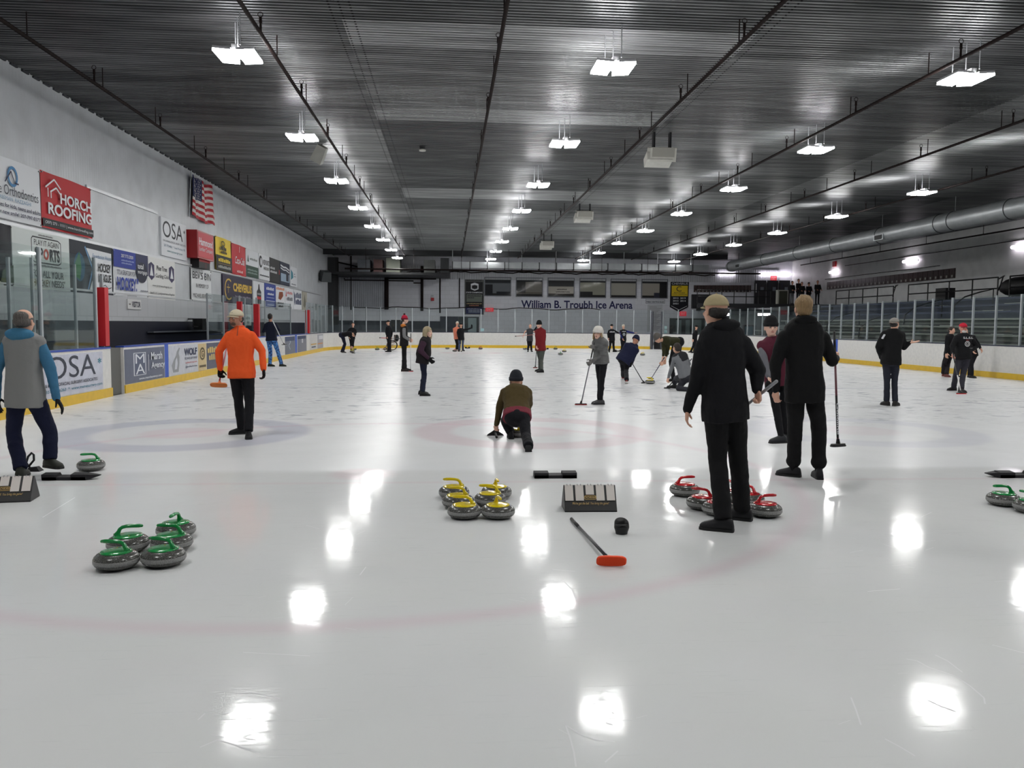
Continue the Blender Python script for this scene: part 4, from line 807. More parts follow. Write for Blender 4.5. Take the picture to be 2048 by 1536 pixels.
# ================================================================ BLEACHERS, RIGHT
t = empty('bleachers', (24, 38, 0), 'stepped bleachers with grey benches behind the right glass', 'bleachers')
ALU = mat('bench_alu', (128, 134, 126), .4, metal=.3, var=.3, vscale=3); RIS = mat('riser_navy', (30, 38, 62), .6, var=.35, vscale=2); RISD = mat('riser_dark', (22, 24, 26), .7)
nr = 8
for i in range(nr):
    X = 20.4+i*1.02; z = .35+i*.36
    mb = MB(); mb.span((X, 14, -.03), (X+1.02, 59.5, z)); mb.build('step', RIS if i > 4 else RISD, t)
    mb = MB(); mb.span((X+.1, 14, z+.22), (X+.42, 59.5, z+.30)); mb.build('bench', ALU if i <= 4 else mat('bench_navy', (44, 54, 84), .5, var=.3, vscale=1), t)
    if i <= 4: mb = MB(); mb.span((X+.44, 14, z+.02), (X+.47, 59.5, z+.28)); mb.build('bench_back', ALU, t)
mb = MB(); mb.span((20.4+nr*1.02, 14, -.03), (XR-.01, 59.5, 3.25)); mb.build('walkway', RIS, t)
XW_ = 20.55+nr*1.02
RR = random.Random(3)
for k in range(16):         # pale repair plates / seat covers scattered on the benches
    i = RR.choice((2, 3, 5, 6, 6, 7)); X = 20.4+i*1.02; z = .35+i*.36; y = RR.uniform(24, 50)
    mb = MB(); mb.span((X+.08, y, z+.301), (X+.44, y+RR.uniform(.8, 1.8), z+.33)); mb.build('seat_cover', mat('seat_pale', (150, 156, 150), .5), t)
def guard(px0, px1, X, lab, z0=3.25, h=1.05, hook=True):
    a = at_x(px0, 600, X).y; b = at_x(px1, 600, X).y; t = empty('guard_rail', (X, (a+b)/2, z0), lab, 'railing', 'black guard rails above the bleachers'); n_ = max(2, round(abs(b-a)/2.2))
    for q in (h, h*.45): mb = MB(); mb.cone((X, a, z0+q), (X, b, z0+q), .04, n=6); mb.build('rail', BLK, t)
    for i in range(n_+1): y = a+(b-a)*i/n_; mb = MB(); mb.cone((X, y, z0+.002), (X, y, z0+h), .04, n=6); mb.build('post', BLK, t)
    if hook: mb = MB(); mb.tube([(X, b, z0+h*.9), (X, b-.5, z0+h*1.05), (X-.35, b-.9, z0+h*1.0), (X-.5, b-.95, z0+h*.6), (X-.3, b-.5, z0+h*.35), (X, b, z0+h*.3)], .035, 6); mb.build('handrail_loop', BLK, t)
guard(1672, 1786, XW_, 'guard rail above the bleachers nearest the far corner'); guard(1816, 1994, XW_, 'middle guard rail above the bleachers with a looped end'); guard(2018, 2130, XW_, 'guard rail above the bleachers cut by the right picture edge', hook=False)
for px, X, z in ((1850, 25, 2.2), (1950, 26.5, 2.7), (1690, 24.0, 1.7), (1760, 23, 1.5)):
    y = at_x(px, 640, X).y; mb = MB(); mb.tube([(X-1.2, y, z-.6), (X-1.1, y, z+.1), (X-.6, y, z+.5), (X+.2, y, z+.75), (X+.9, y, z+.9), (X+.9, y, z)], .035, 6); tag(mb.build('handrail', BLK, None), 'black curved aisle handrail among the bleacher benches', 'railing', 'aisle handrails')
c = at_x(1881, 583, XW_+.5); mb = MB(); mb.span((c.x, c.y-.5, 3.25), (c.x+.6, c.y+.5, c.z+.2)); tag(mb.build('trash_bin', mat('matt_black', (14, 14, 16)), None), 'black bin standing behind the middle guard rail', 'bin')
c = at_x(2045, 574, XW_+1); mb = MB(); mb.ball((c.x, c.y, 3.8), (.7, 1.6, .55)); tag(mb.build('rolled_tarp', mat('matt_black', (14, 14, 16)), None, smooth=True), 'dark rolled tarp on the upper walkway at the right edge', 'tarp')
c = at_x(1669, 528, XR-.1); mb = MB(); mb.box(c, (.15, .5, .45)); tag(mb.build('alarm_horn', PADR, None), 'small red alarm on the right wall above a strip light', 'alarm')
for p0, p1, lab in (((1690, 532), (2048, 478), 'long thin dark conduit line along the right wall'), ((1650, 561), (1880, 528), 'short thin conduit below the strip lights')):
    a = at_x(*p0, XR-.03); b = at_x(*p1, XR-.03); a.z = b.z = (a.z+b.z)/2; mb = MB(); mb.cone(a, b, .025, n=6); tag(mb.build('conduit', PIPE, None), lab, 'pipe')
# dim rear benches seen through the far left glass
mb = MB(); mb.span((XL+1, 66, 0), (at_y(790, 655, 66).x, 66.6, .5)); mb.span((XL+1, 66.6, 0), (at_y(790, 655, 66).x, 67.4, 1.0)); mb.span((XL+1, 67.4, 0), (at_y(790, 655, 66).x, 68.2, 1.5)); tag(mb.build('spectator_bench', mat('bench_far', (58, 62, 70), .6), None), 'dark stepped bench behind the far left glass', 'bench')
mb = MB(); fbox(mb, 782, 640, 800, 680, 64, 65); mb.v = [V((q.x, q.y, q.z if q.z > 1 else -.03)) for q in mb.v]; tag(mb.build('cabinet', mat('matt_black', (14, 14, 16)), None), 'black cabinet behind the far glass near the red capped man', 'cabinet')
fsign('notice', 'small pale blue notice stuck on the far glass', 'notice', 961, 657, 968, 662.5, (150, 186, 190), [], Y=YB+.04, panel='sheet')
fsign('notice', 'upper pale notice on the far right glass beside the gate', 'notice', 1328.5, 652, 1334, 659, (170, 196, 196), [], Y=YB+.04, panel='sheet'); fsign('notice', 'lower pale notice on the far right glass beside the gate', 'notice', 1328, 660, 1334, 667, (160, 190, 194), [], Y=YB+.04, panel='sheet')
# ================================================================ PEOPLE
SKIN = {'fair': (214, 166, 142), 'tan': (176, 124, 100), 'pale': (226, 184, 164), 'red': (206, 140, 122)}
def skin(k): return mat('skin_'+k, SKIN[k], .5, bump=.1, bscale=60)
def remesh(o, vox, it=5, wr=0.0, wsize=.12):
    m = o.modifiers.new('r', 'REMESH'); m.mode = 'VOXEL'; m.voxel_size = vox; m.use_smooth_shade = True
    s = o.modifiers.new('s', 'SMOOTH'); s.factor = .5; s.iterations = it
    if wr:
        tx = bpy.data.textures.get('folds%d' % int(wsize*100)) or bpy.data.textures.new('folds%d' % int(wsize*100), 'CLOUDS'); tx.noise_scale = wsize; tx.noise_depth = 2
        d = o.modifiers.new('d', 'DISPLACE'); d.texture = tx; d.strength = wr; d.mid_level = .5; d.texture_coords = 'GLOBAL'
    return o
def ax_rot(x, y, z):     # rotation matrix with given columns
    return Matrix((x, y, z)).transposed()
def dirv(a): a = math.radians(a); return V((math.sin(a), math.cos(a), 0))
def ell_ring(c, s, f, a, b, n=18, sq=.0):
    o = []
    for i in range(n):
        t = 2*PI*i/n; ca, sa = math.cos(t), math.sin(t)
        k = (abs(ca)**2.6+abs(sa)**2.6)**(-1/2.6) if sq else 1
        o.append(c+s*(a*ca*k)+f*(b*sa*k))
    return o
def torso(mb, p, n, s, inf=0.0, hem=.1, wide=1.0, belly=0.0, top=True):
    up = (n-p); L_ = up.length; u = up/L_; f = u.cross(s).normalized(); s2 = f.cross(u).normalized()
    if s2.dot(s) < 0: s2 = -s2
    fr = f
    T = [(-hem, .176, .128), (0, .178, .128), (.14*L_, .166, .116), (.36*L_, .156, .108), (.62*L_, .174, .115), (.80*L_, .182, .110), (.90*L_, .160, .094), (.96*L_, .115, .078), (1.01*L_, .072, .062)]
    rings = [ell_ring(p+u*z, s2, f, a*wide+inf, b*wide+inf+(belly if 0 < z < .5*L_ else 0), sq=.4) for z, a, b in T]
    mb.loft(rings)
    return u, f, s2
def hand(mb, w, d, palm_n, side, curl=.35, sc=1.0, r0=.0095, thumb=.6):
    d = d.normalized(); side = (side-d*side.dot(d)).normalized(); nrm = (palm_n-d*palm_n.dot(d)-side*palm_n.dot(side))
    nrm = nrm.normalized() if nrm.length > .05 else d.cross(side)
    # palm: flattened lofted box
    rings = [ell_ring(w+d*(z*sc), side, nrm, a*sc, b*sc, 12, .4) for z, a, b in ((-.02, .028, .022), (.02, .034, .019), (.06, .042, .016), (.095, .042, .014), (.102, .036, .010))]
    mb.loft(rings)
    for k, (o, l) in enumerate(((-.031, .072), (-.0105, .082), (.0105, .078), (.031, .062))):
        a = w+d*(.09*sc)+side*(o*sc); dd = (d+side*(o*2.5)).normalized(); c = curl*(1+.12*k); p = a
        for j in range(3):
            seg = l*sc*(.45, .32, .26)[j]; ang = c*(j+.7); v = dd*math.cos(ang)+nrm*math.sin(ang); q = p+v*seg
            mb.cone(p, q, r0*sc*(1-.1*j), r0*sc*(.92-.1*j), 8); mb.ball(q, r0*sc*(.93-.1*j), n=8, m=6); p = q
    a = w+d*(.025*sc)-side*(.03*sc)+nrm*(.004); v1 = (d*.75-side*.75+nrm*thumb*.5).normalized(); b = a+v1*(.045*sc); v2 = (d*.9-side*.25+nrm*thumb).normalized(); c_ = b+v2*(.036*sc)
    mb.cone(a, b, .014*sc, .0115*sc, 8); mb.ball(b, .0115*sc, n=8, m=6); mb.cone(b, c_, .0112*sc, .009*sc, 8); mb.ball(c_, .009*sc, n=8, m=6)
def head_parts(mb, h, hy, tilt=0, female=False, jaw=1.0, face=True):
    k0 = len(mb.v); F_ = dirv(hy); Rr = V((F_.y, -F_.x, 0)); U = V((0, 0, 1))
    if tilt:
        t = math.radians(tilt); F2 = F_*math.cos(t)-U*math.sin(t); U = U*math.cos(t)+F_*math.sin(t); F_ = F2
    rot = ax_rot(Rr, F_, U); L_ = lambda x, y, z: h+rot @ V((x, y, z)); k = .94 if female else 1
    mb.ball(L_(0, -.012, .028), (.077*k, .096*k, .088), rot, 20, 14)
    mb.ball(L_(0, .012, -.03), (.066*k, .078*k, .088), rot, 18, 12)
    mb.ball(L_(0, .045, -.083), (.035*jaw*k, .034, .026), rot, 12, 8)
    if face:
        mb.cone(L_(0, .086, .008), L_(0, .106, -.026), .008, .012, 8); mb.ball(L_(0, .101, -.029), (.016, .014, .010), rot, 10, 6)
        mb.ball(L_(0, .080, .022), (.044, .012, .009), rot, 12, 6); mb.ball(L_(0, .083, -.056), (.022, .012, .010), rot, 10, 6)
        for s in (-1, 1): mb.ball(L_(s*.038, .068, -.025), (.02, .016, .018), rot, 10, 6)
    for s in (-1, 1): mb.ball(L_(s*.077*k, -.006, -.01), (.011, .02, .032), rot @ Matrix.Rotation(s*.25, 3, 'Z'), 10, 8)
    mb.v[k0:] = [h+(q-h)*1.08 for q in mb.v[k0:]]; HEADC[0] = V(h)
    return L_, rot
HEADC = [V((0, 0, 0)), 1.08]
class HB(MB):       # head gear grows with the head about its centre
    def build(s, *a, **k):
        s.v = [HEADC[0]+(q-HEADC[0])*HEADC[1] for q in s.v]; return MB.build(s, *a, **k)
def hat(kind, L_, rot, parent, c, c2=None, back=False):
    m = cloth(c)
    if kind == 'cap':
        mb = HB(); rings = []
        for t in range(9):
            a = t/8*PI/2; rings.append([L_(.087*math.cos(a)*math.cos(2*PI*j/24), -.012+.104*math.cos(a)*math.sin(2*PI*j/24), .035+.088*math.sin(a)) for j in range(24)])
        inner = [[L_(.079*math.cos(2*PI*j/24), -.012+.096*math.sin(2*PI*j/24), z) for j in range(24)] for z in (.05, .035)]
        mb.loft(inner+rings, cap=False); mb.f.append(tuple(len(mb.v)-24+j for j in range(24)))
        o = mb.build('cap', m, parent, smooth=True)
        sg_ = -1 if back else 1; mb = HB(); a = []; b = []
        for j in range(13):
            t = -1+2*j/12; x = .074*t; y0 = (.085*math.sqrt(max(0, 1-t*t*.8)))-.012; y1 = y0+.075*(1-t*t)**.6 if abs(t) < 1 else y0; z = .038-.012*t*t
            if back: y0 += .02; y1 += .02
            a.append(L_(x, sg_*y0, z)); b.append(L_(x, sg_*y1, z-.010))
        n_ = len(a); top = a+b; vs = top+[p+rot @ V((0, 0, -.006)) for p in top]
        fs = [(i, i+1, n_+i+1, n_+i) for i in range(n_-1)]+[(2*n_+i+1, 2*n_+i, 3*n_+i, 3*n_+i+1) for i in range(n_-1)]+[(n_+i, n_+i+1, 3*n_+i+1, 3*n_+i) for i in range(n_-1)]+[(i+1, i, 2*n_+i, 2*n_+i+1) for i in range(n_-1)]
        mb.add(vs, fs); mb.build('brim', cloth(c2 or c), o, smooth=True)
        mb = HB(); mb.ball(L_(0, -.012, .124), (.008, .008, .005), rot, 8, 5); mb.build('button', m, o)
        return o
    if kind in ('beanie', 'pom', 'fur'):
        mb = HB(); rings = []; hgt = .125 if kind != 'fur' else .11; kk = 1.0 if kind != 'fur' else 1.08
        for t in range(10):
            a = t/9*PI/2; rings.append([L_(.09*kk*math.cos(a)**.8*math.cos(2*PI*j/24)*(1+.012*(j % 2)), -.014+.106*kk*math.cos(a)**.8*math.sin(2*PI*j/24)*(1+.012*(j % 2)), .04+hgt*math.sin(a)) for j in range(24)])
        mb.loft(rings); o = mb.build('beanie' if kind != 'fur' else 'cap', m, parent, smooth=True)
        mb = HB(); mb.loft([[L_((.091+e)*kk*math.cos(2*PI*j/24), -.014+(.107+e)*kk*math.sin(2*PI*j/24), z) for j in range(24)] for z, e in ((.012, .0), (.016, .005), (.056, .007), (.062, .001))]); mb.build('cuff', cloth(c2 or c), o, smooth=True)
        if kind == 'pom': mb = HB(); mb.ball(L_(0, -.02, .185), .035, rot, 12, 8); mb.build('pompom', cloth((60, 30, 36)), o, smooth=True)
        if kind == 'fur':
            mb = HB()
            a = [L_(.07*t, .085+.06*(1-t*t)**.5 if abs(t) < 1 else .085,   .034-.01*t*t) for t in [-1+i/5 for i in range(11)]]; b = [L_(.07*t, .06, .054) for t in [-1+i/5 for i in range(11)]]
            mb.loft([b, a, [p+rot @ V((0, 0, -.008)) for p in a], [p+rot @ V((0, 0, -.008)) for p in b]], cap=False, closed=False); mb.build('brim', m, o, smooth=True)
            for s in (-1, 1): mb = HB(); mb.ball(L_(s*.088, -.01, -.03), (.016, .038, .055), rot, 12, 8); mb.build('ear_flap', m, o, smooth=True)
        return o
def hair(kind, L_, rot, parent, c):
    m = mat('hair_%d_%d_%d' % tuple(c), c, .6, bump=.8, bscale=70, var=.5, vscale=60, stretch=(1, 1, .25)); mb = HB()
    if kind == 'short': mb.ball(L_(0, -.022, .035), (.082, .096, .092), rot, 20, 14); mb.ball(L_(0, -.045, -.01), (.076, .068, .075), rot, 16, 10)
    if kind == 'bald':      # thin fringe round the back and sides
        mb.ball(L_(0, -.035, -.002), (.083, .082, .062), rot, 20, 12); mb.ball(L_(0, .0, .0), (.082, .07, .035), rot, 16, 8); mb.ball(L_(0, -.045, .045), (.074, .068, .058), rot, 16, 10); mb.ball(L_(0, .0, .02), (.084, .075, .045), rot, 16, 8)
    if kind == 'under': mb.ball(L_(0, -.034, -.006), (.080, .078, .06), rot, 18, 12)
    if kind == 'messy':
        mb.ball(L_(0, -.015, .045), (.088, .10, .092), rot, 20, 14); mb.ball(L_(0, -.045, -.01), (.078, .066, .07), rot, 16, 10); rr = random.Random(5)
        for i in range(46):
            a = rr.uniform(0, 2*PI); b = rr.uniform(.1, 1.3); d = V((math.cos(a)*math.cos(b), math.sin(a)*math.cos(b), math.sin(b)))
            mb.ball(L_(d.x*.075, -.015+d.y*.085, .045+d.z*.085), rr.uniform(.012, .022), rot, 8, 6)
    if kind == 'long':
        mb.ball(L_(0, -.02, .035), (.088, .10, .09), rot, 20, 14)
        for s in (-1, 1): mb.loft([ell_ring(L_(s*x, y, z), rot @ V((1, 0, 0)), rot @ V((0, 1, 0)), a, b, 12) for x, y, z, a, b in ((.07, -.02, .06, .02, .06), (.083, -.02, 0, .018, .065), (.085, -.015, -.07, .02, .06), (.075, -.01, -.14, .024, .05), (.06, -.005, -.17, .01, .03))])
        mb.loft([ell_ring(L_(0, y, z), rot @ V((1, 0, 0)), rot @ V((0, 1, 0)), a, b, 16) for y, z, a, b in ((-.07, .03, .07, .04), (-.08, -.06, .08, .035), (-.07, -.15, .075, .035), (-.06, -.19, .04, .02))])
    if kind == 'bob':
        for s in (-1, 1): mb.loft([ell_ring(L_(s*x, y, z), rot @ V((1, 0, 0)), rot @ V((0, 1, 0)), a, b, 12) for x, y, z, a, b in ((.078, .0, .02, .014, .04), (.084, .005, -.04, .016, .045), (.086, .01, -.10, .018, .04), (.08, .01, -.125, .008, .02))])
        mb.ball(L_(0, -.05, -.06), (.08, .05, .08), rot, 14, 10)
    if kind == 'bun': mb.ball(L_(0, -.022, .035), (.084, .098, .093), rot, 20, 14); mb.ball(L_(0, -.05, -.02), (.076, .06, .06), rot); mb.ball(L_(0, -.12, .03), .035, rot, 12, 8)
    o = mb.build('hair', m, parent, smooth=True); remesh(o, .008, 3); return o
def shoe(w, g, ang, parent, c, sole=None, hp=0.0, scale=1.0, name='shoe', pitch=0):
    """shoe with its heel under the ankle w; g = ground height of the sole"""
    f = dirv(ang); s = V((f.y, -f.x, 0)); up = V((0, 0, 1))
    if pitch:
        t = math.radians(pitch); f, up = f*math.cos(t)-up*math.sin(t), up*math.cos(t)+f*math.sin(t)
    b = V((w.x, w.y, g)); k = scale
    T = [(-.085, .022, .03), (-.075, .034, .075), (-.03, .04, .105), (.02, .042, .10), (.06, .046, .075), (.11, .05, .058), (.15, .046, .045), (.175, .034, .032), (.185, .015, .02)]
    mb = MB(); rings = []
    for y, a, hh in T:
        c0 = b+f*(y*k)+up*(.018*k); rings.append([c0+s*(a*k*x)+up*(hh*k*z) for x, z in ((-1, 0), (1, 0), (1.02, .35), (.85, .75), (.45, 1), (-.45, 1), (-.85, .75), (-1.02, .35))])
    mb.loft(rings); o = mb.build(name, mat('shoe_%d_%d_%d' % tuple(c), c, .55, spec=.3), parent, smooth=True)
    mb = MB(); rings = []
    for y, a, hh in T:
        c0 = b+f*(y*k*1.02); a2 = max(a, .02)+.003; rings.append([c0+s*(a2*k*x)+up*(z*k) for x, z in ((-1, 0), (1, 0), (1, .022), (-1, .022))])
    mb.loft(rings); sc_ = sole or tuple(int(v*.7) for v in c); mb.build('sole', mat('sole_%d_%d_%d' % tuple(sc_), sc_, .6), o)
    return o
def person(label, J, yaw, head_yaw, top, pants, skin_k='fair', hat_=None, hair_=None, shoes=((24, 24, 27), None), female=False, gloves=None, fit=1.0, leg=1.0, hem=.10, tilt=0, curl=(.35, .35),
           fl=None, fr=None, toe=(None, None), pitch=(0, 0), sleeve=None, hood=None, Yd=None, eyes=None, collar=None, group=None, hems=True, belly=0.0, sleeve_len=1.0, cuffs=False, palm=(None, None), handdir=(None, None), rump=False, hoodsize=1.0, bulk=1.0):
    """J: joints as (px, py, depth offset) read at the person's own distance"""
    gl = at_z(*fl[:2]) + V((0, 0, fl[2] if len(fl) > 2 else 0)); gr = at_z(*fr[:2]) + V((0, 0, fr[2] if len(fr) > 2 else 0))
    Y0 = Yd or (gl.y+gr.y)/2
    P = {}
    for k, v in J.items(): P[k] = at_y(v[0], v[1], Y0+(v[2] if len(v) > 2 else 0))
    base = V(((gl.x+gr.x)/2, Y0, 0))
    root = empty('person', base, label, 'person', group)
    fwd = dirv(yaw); s = V((fwd.y, -fwd.x, 0))
    if s.x < -.2 or (abs(s.x) <= .2 and s.y > 0): s = -s
    # s now points to the picture's right ('r' side)
    wd = (.92 if female else 1.0)*fit; near = Y0 < 16
    if (P['n']-P['p']).normalized().z > .85: P['n'] = P['n']+V((0, 0, .022))
    vox = min(max(.0065, Y0*.0005), .012)
    u_, f_, s2 = torso(MB(), P['p'], P['n'], s)
    if f_.dot(fwd) < 0: f_ = -f_
    sh = {'l': P['n']-u_*.105-s2*(.160*wd), 'r': P['n']-u_*.105+s2*(.160*wd)}
    for k in 'lr':
        if 's'+k in P: sh[k] = P['s'+k]
    hip = {'l': P['p']-s2*.088*wd-u_*.03, 'r': P['p']+s2*.088*wd-u_*.03}
    an = {'l': P.get('al', gl+V((0, 0, .09))), 'r': P.get('ar', gr+V((0, 0, .09)))}
    if 'al' not in P and pitch[0]: an['l'] = gl+V((0, 0, .12))
    if 'ar' not in P and pitch[1]: an['r'] = gr+V((0, 0, .12))
    # keep limb lengths human: push elbows/knees out of straight lines only through their given places
    body = MB(); L_, rot = head_parts(body, P['h'], head_yaw, tilt, female)
    neck_top = P['h']+rot @ V((0, -.022, -.06)); body.cone(P['n']-u_*.04, neck_top, .062*(.88 if female else 1), .054*(.88 if female else 1), 12)
    torso(body, P['p'], P['n']-u_*.03, s, inf=-.03, hem=.02, wide=wd)
    for i, k in enumerate('lr'):
        e, w_ = P['e'+k], P['w'+k]; body.ball(sh[k], .045); body.cone(sh[k], e, .045, .038, 10); body.ball(e, .038); body.cone(e, w_, .036, .026, 10); body.ball(w_, .026)
        dd = (w_-e).normalized() if handdir[i] is None else V(handdir[i]).normalized()
        inward = V(palm[i]) if palm[i] is not None else (P['p']-w_); inward.z = inward.z if palm[i] is not None else 0
        sd = (-fwd) if palm[i] is None else dd.cross(inward)
        if gloves: 
            g_ = MB(); hand(g_, w_, dd, inward, sd, curl[i], 1.06 if near else 1.15, .0115)
            g_.cone(w_-dd*.05, w_+dd*.01, .034, .03, 10)
            P['glove'+k] = g_
            body.ball(w_+dd*.05, (.02, .02, .02))
        else: hand(body, w_, dd, inward, sd, curl[i], .97 if near else 1.12, .0095 if near else .0125)
        kn = P['k'+k]; body.ball(hip[k], .06); body.cone(hip[k], kn, .06, .045, 10); body.ball(kn, .045); body.cone(kn, an[k]+(kn-an[k])*.12, .044, .024, 10)
    bo = body.build('body', skin(skin_k), root, smooth=True); remesh(bo, vox, 2)
    if gloves:
        for k in 'lr': remesh(P['glove'+k].build('glove', cloth(gloves), root, smooth=True), vox, 1)
    cv = .011 if near else .016; wr = .018 if near else .02
    # trousers
    mb = MB(); T = [(-.10, .14, .10), (-.05, .158, .112), (.0, .160, .108), (.05, .145, .092)]
    mb.loft([ell_ring(P['p']+u_*z, s2, f_, a*wd, b*wd, sq=.4) for z, a, b in T])
    if rump: mb.ball(P['p']-u_*.10-f_*.02, (.18, .15, .125), ax_rot(s2, f_, u_), 18, 12)
    for i, k in enumerate('lr'):
        kn = P['k'+k]; hr, kr, ar = .098*leg, .068*leg, (.062 if cuffs else .066)*leg
        ea = an[k]+(kn-an[k]).normalized()*(.09 if cuffs else .0)
        hr = min(hr, .105) if not rump else hr; mb.ball(hip[k]-u_*.03, hr*.98, n=16, m=10); mb.cone(hip[k], kn, hr, kr, 14); mb.ball(kn, kr, n=14, m=8); mb.cone(kn, ea, kr, ar*(.8 if leg < .9 else 1), 14)
        mid = kn+(ea-kn)*.35; mb.ball(mid-f_*.012, .066*leg, n=12, m=8)
        if cuffs: mb.ball(ea, ar*1.12, n=14, m=8)
    tr = mb.build('trousers', cloth(pants) if isinstance(pants, tuple) else pants, root, smooth=True); remesh(tr, cv, 5, wr, .12)
    if cuffs:
        for k in 'lr': mb = MB(); mb.cone(an[k]+V((0, 0, -.03)), an[k]+(P['k'+k]-an[k]).normalized()*.1, .04, .042, 12); mb.build('sock', cloth((16, 16, 18)), root, smooth=True)
    # top
    slv = sleeve if sleeve is not None else top; one = sleeve is None
    mb = MB(); torso(mb, P['p'], P['n'], s, inf=.02, hem=hem, wide=wd, belly=belly)
    for k in 'lr':
        mb.ball(sh[k], .068*(1+(bulk-1)*.5) if one else .076, n=14, m=10); mb.cone(P['n']-u_*.11, sh[k], .07, .066, 12); mb.cone(P['n']-u_*.03, sh[k]+(P['n']-sh[k])*.12, .048, .058, 12)
    ms = mb if one else MB()
    for k in 'lr':
        e, w_ = P['e'+k], P['w'+k]; w2 = e+(w_-e)*sleeve_len if sleeve_len > 0 else e+(sh[k]-e)*(-sleeve_len)
        ms.ball(sh[k]+(e-sh[k])*(.0 if one else .12), .07 if one else .064, n=14, m=10)
        if sleeve_len > 0:
            ms.cone(sh[k]+(e-sh[k])*(.0 if one else .12), e, (.068 if one else .064)*bulk, .058*bulk, 14); ms.ball(e, .058*bulk, n=14, m=8); ms.cone(e, w2, .057*bulk, .041, 14); ms.ball(w2, .042, n=12, m=8)
        else: ms.cone(sh[k], w2, .07, .066, 14)
    if hood and hood is not True and not isinstance(hood, tuple): pass
    if collar: mb.cone(P['n']-u_*.05, P['n']+u_*.045, .078, .066, 16)
    tm = cloth(top) if isinstance(top, tuple) else top
    o = mb.build('jacket' if one else 'vest', tm, root, smooth=True); remesh(o, cv, 5, wr, .14)
    if not one: o2 = ms.build('sleeves', cloth(slv) if isinstance(slv, tuple) else slv, root, smooth=True); remesh(o2, cv, 4, wr*.8, .1)
    if hood:
        hs_ = hoodsize
        mb = MB(); hc = P['n']-f_*.075-u_*.035
        mb.ball(hc+u_*.01, (.125*hs_, .06*hs_, .055*hs_), ax_rot(s2, f_, u_), 18, 12)
        for q in (-1, 1): mb.cone(hc+s2*(q*.07)+u_*.01, P['n']+s2*(q*.07)+f_*.05-u_*.04, .045, .03, 12); mb.ball(P['n']+s2*(q*.07)+f_*.05-u_*.04, .03)
        mb.ball(hc-u_*.09*hs_-f_*.01, (.085*hs_, .04, .07*hs_), ax_rot(s2, f_, u_), 14, 10)
        remesh(mb.build('hood', cloth(hood), root, smooth=True), cv, 4, wr*.6, .08)
    # shoes
    for i, (k, g_) in enumerate((('l', gl), ('r', gr))):
        ang = toe[i] if toe[i] is not None else yaw
        shoe(V((an[k].x, an[k].y, 0)) if pitch[i] == 0 else V((an[k].x, an[k].y, 0)), g_.z, ang, root, shoes[0], shoes[1], pitch=pitch[i], scale=1.0 if not female else .9)
    if hair_: hair(hair_[0], L_, rot, root, hair_[1])
    if hat_: hat(hat_[0], L_, rot, root, hat_[1], hat_[2] if len(hat_) > 2 else None, back='back' in hat_)
    if eyes is None: eyes = (rot @ V((0, 1, 0))).y < .1 and Y0 < 34
    if eyes:
        for q in (-1, 1):
            mb = HB(); mb.ball(L_(q*.031, .078, .0), (.014, .009, .0075), rot, 12, 8); ew = mb.build('eye', mat('eye_white', (200, 196, 190), .3), root, smooth=True)
            mb = HB(); mb.ball(L_(q*.031, .085, .0), (.0062, .004, .0062), rot, 10, 6); mb.build('iris', mat('iris', (40, 28, 22), .2), ew)
            mb = HB(); mb.ball(L_(q*.033, .084, .019), (.019, .007, .0045), rot, 10, 6); mb.build('eyebrow', mat('brow_dark', (48, 36, 30), .8), root)
        mb = HB(); mb.ball(L_(0, .0925, -.057), (.021, .0055, .0065), rot, 12, 6); mb.build('mouth', mat('lips', (150, 84, 78), .5), root)
    return root, L_, rot, P
BRK = lambda c: mat('broom_%d_%d_%d' % c, c, .35)
def broom(label, top, bot, shaft=(30, 30, 34), grip=(16, 16, 18), pad=(200, 60, 50), head=(24, 24, 26), padw=.2, ang=90, lower=None, flat_=True, tiltn=None, r=.0125, text=None):
    top = V(top); bot = V(bot); root = empty('curling_broom', tuple(bot), label, 'broom'); d = (bot-top); L_ = d.length; d.normalize()
    mb = MB(); mb.cone(top+d*min(.3, L_*.25), bot-d*.03, r, r, 12); sf = mb.build('shaft', BRK(shaft), root, smooth=True)
    mb = MB(); mb.cone(top, top+d*min(.3, L_*.25), r*1.12, r*1.12, 12); mb.ball(top, r*1.15, n=10, m=6); mb.build('grip', BRK(grip), root, smooth=True)
    if lower: mb = MB(); mb.cone(top+d*(L_*.55), bot-d*.1, r*1.06, r*1.06, 12); mb.build('lower_sleeve', BRK(lower), sf, smooth=True)
    ax = dirv(ang); up = V((0, 0, 1)) if tiltn is None else V(tiltn).normalized(); ax = (ax-up*ax.dot(up)).normalized(); sd = up.cross(ax)
    def slab(z0, z1, a, b):
        m_ = MB(); pts = []
        for j in range(28):
            t = 2*PI*j/28; ca, sa = math.cos(t), math.sin(t); k = (abs(ca)**4+abs(sa)**4)**(-.25); pts.append((a*ca*k, b*sa*k))
        m_.loft([[bot+ax*x*q+sd*y*q+up*z for x, y in pts] for z, q in ((z0, .93), (z0+(z1-z0)*.3, 1), (z0+(z1-z0)*.75, 1), (z1, .9))]); return m_
    h_ = slab(.012, .034, padw/2*.94, .032); h_.cone(bot+up*.028, bot+up*.03-d*.06, .026, .016, 12); h_.build('broom_head', BRK(head), root, smooth=False)
    slab(0, .016, padw/2, .038).build('pad', mat('pad_%d_%d_%d' % pad, pad, .8, bump=.3, bscale=60), root)
    return root, top, d, L_
BLK_ = (19, 19, 23); NVY = (22, 26, 44); PB = (20, 20, 25)
def gz(x, y): return at_z(x, y, 0)
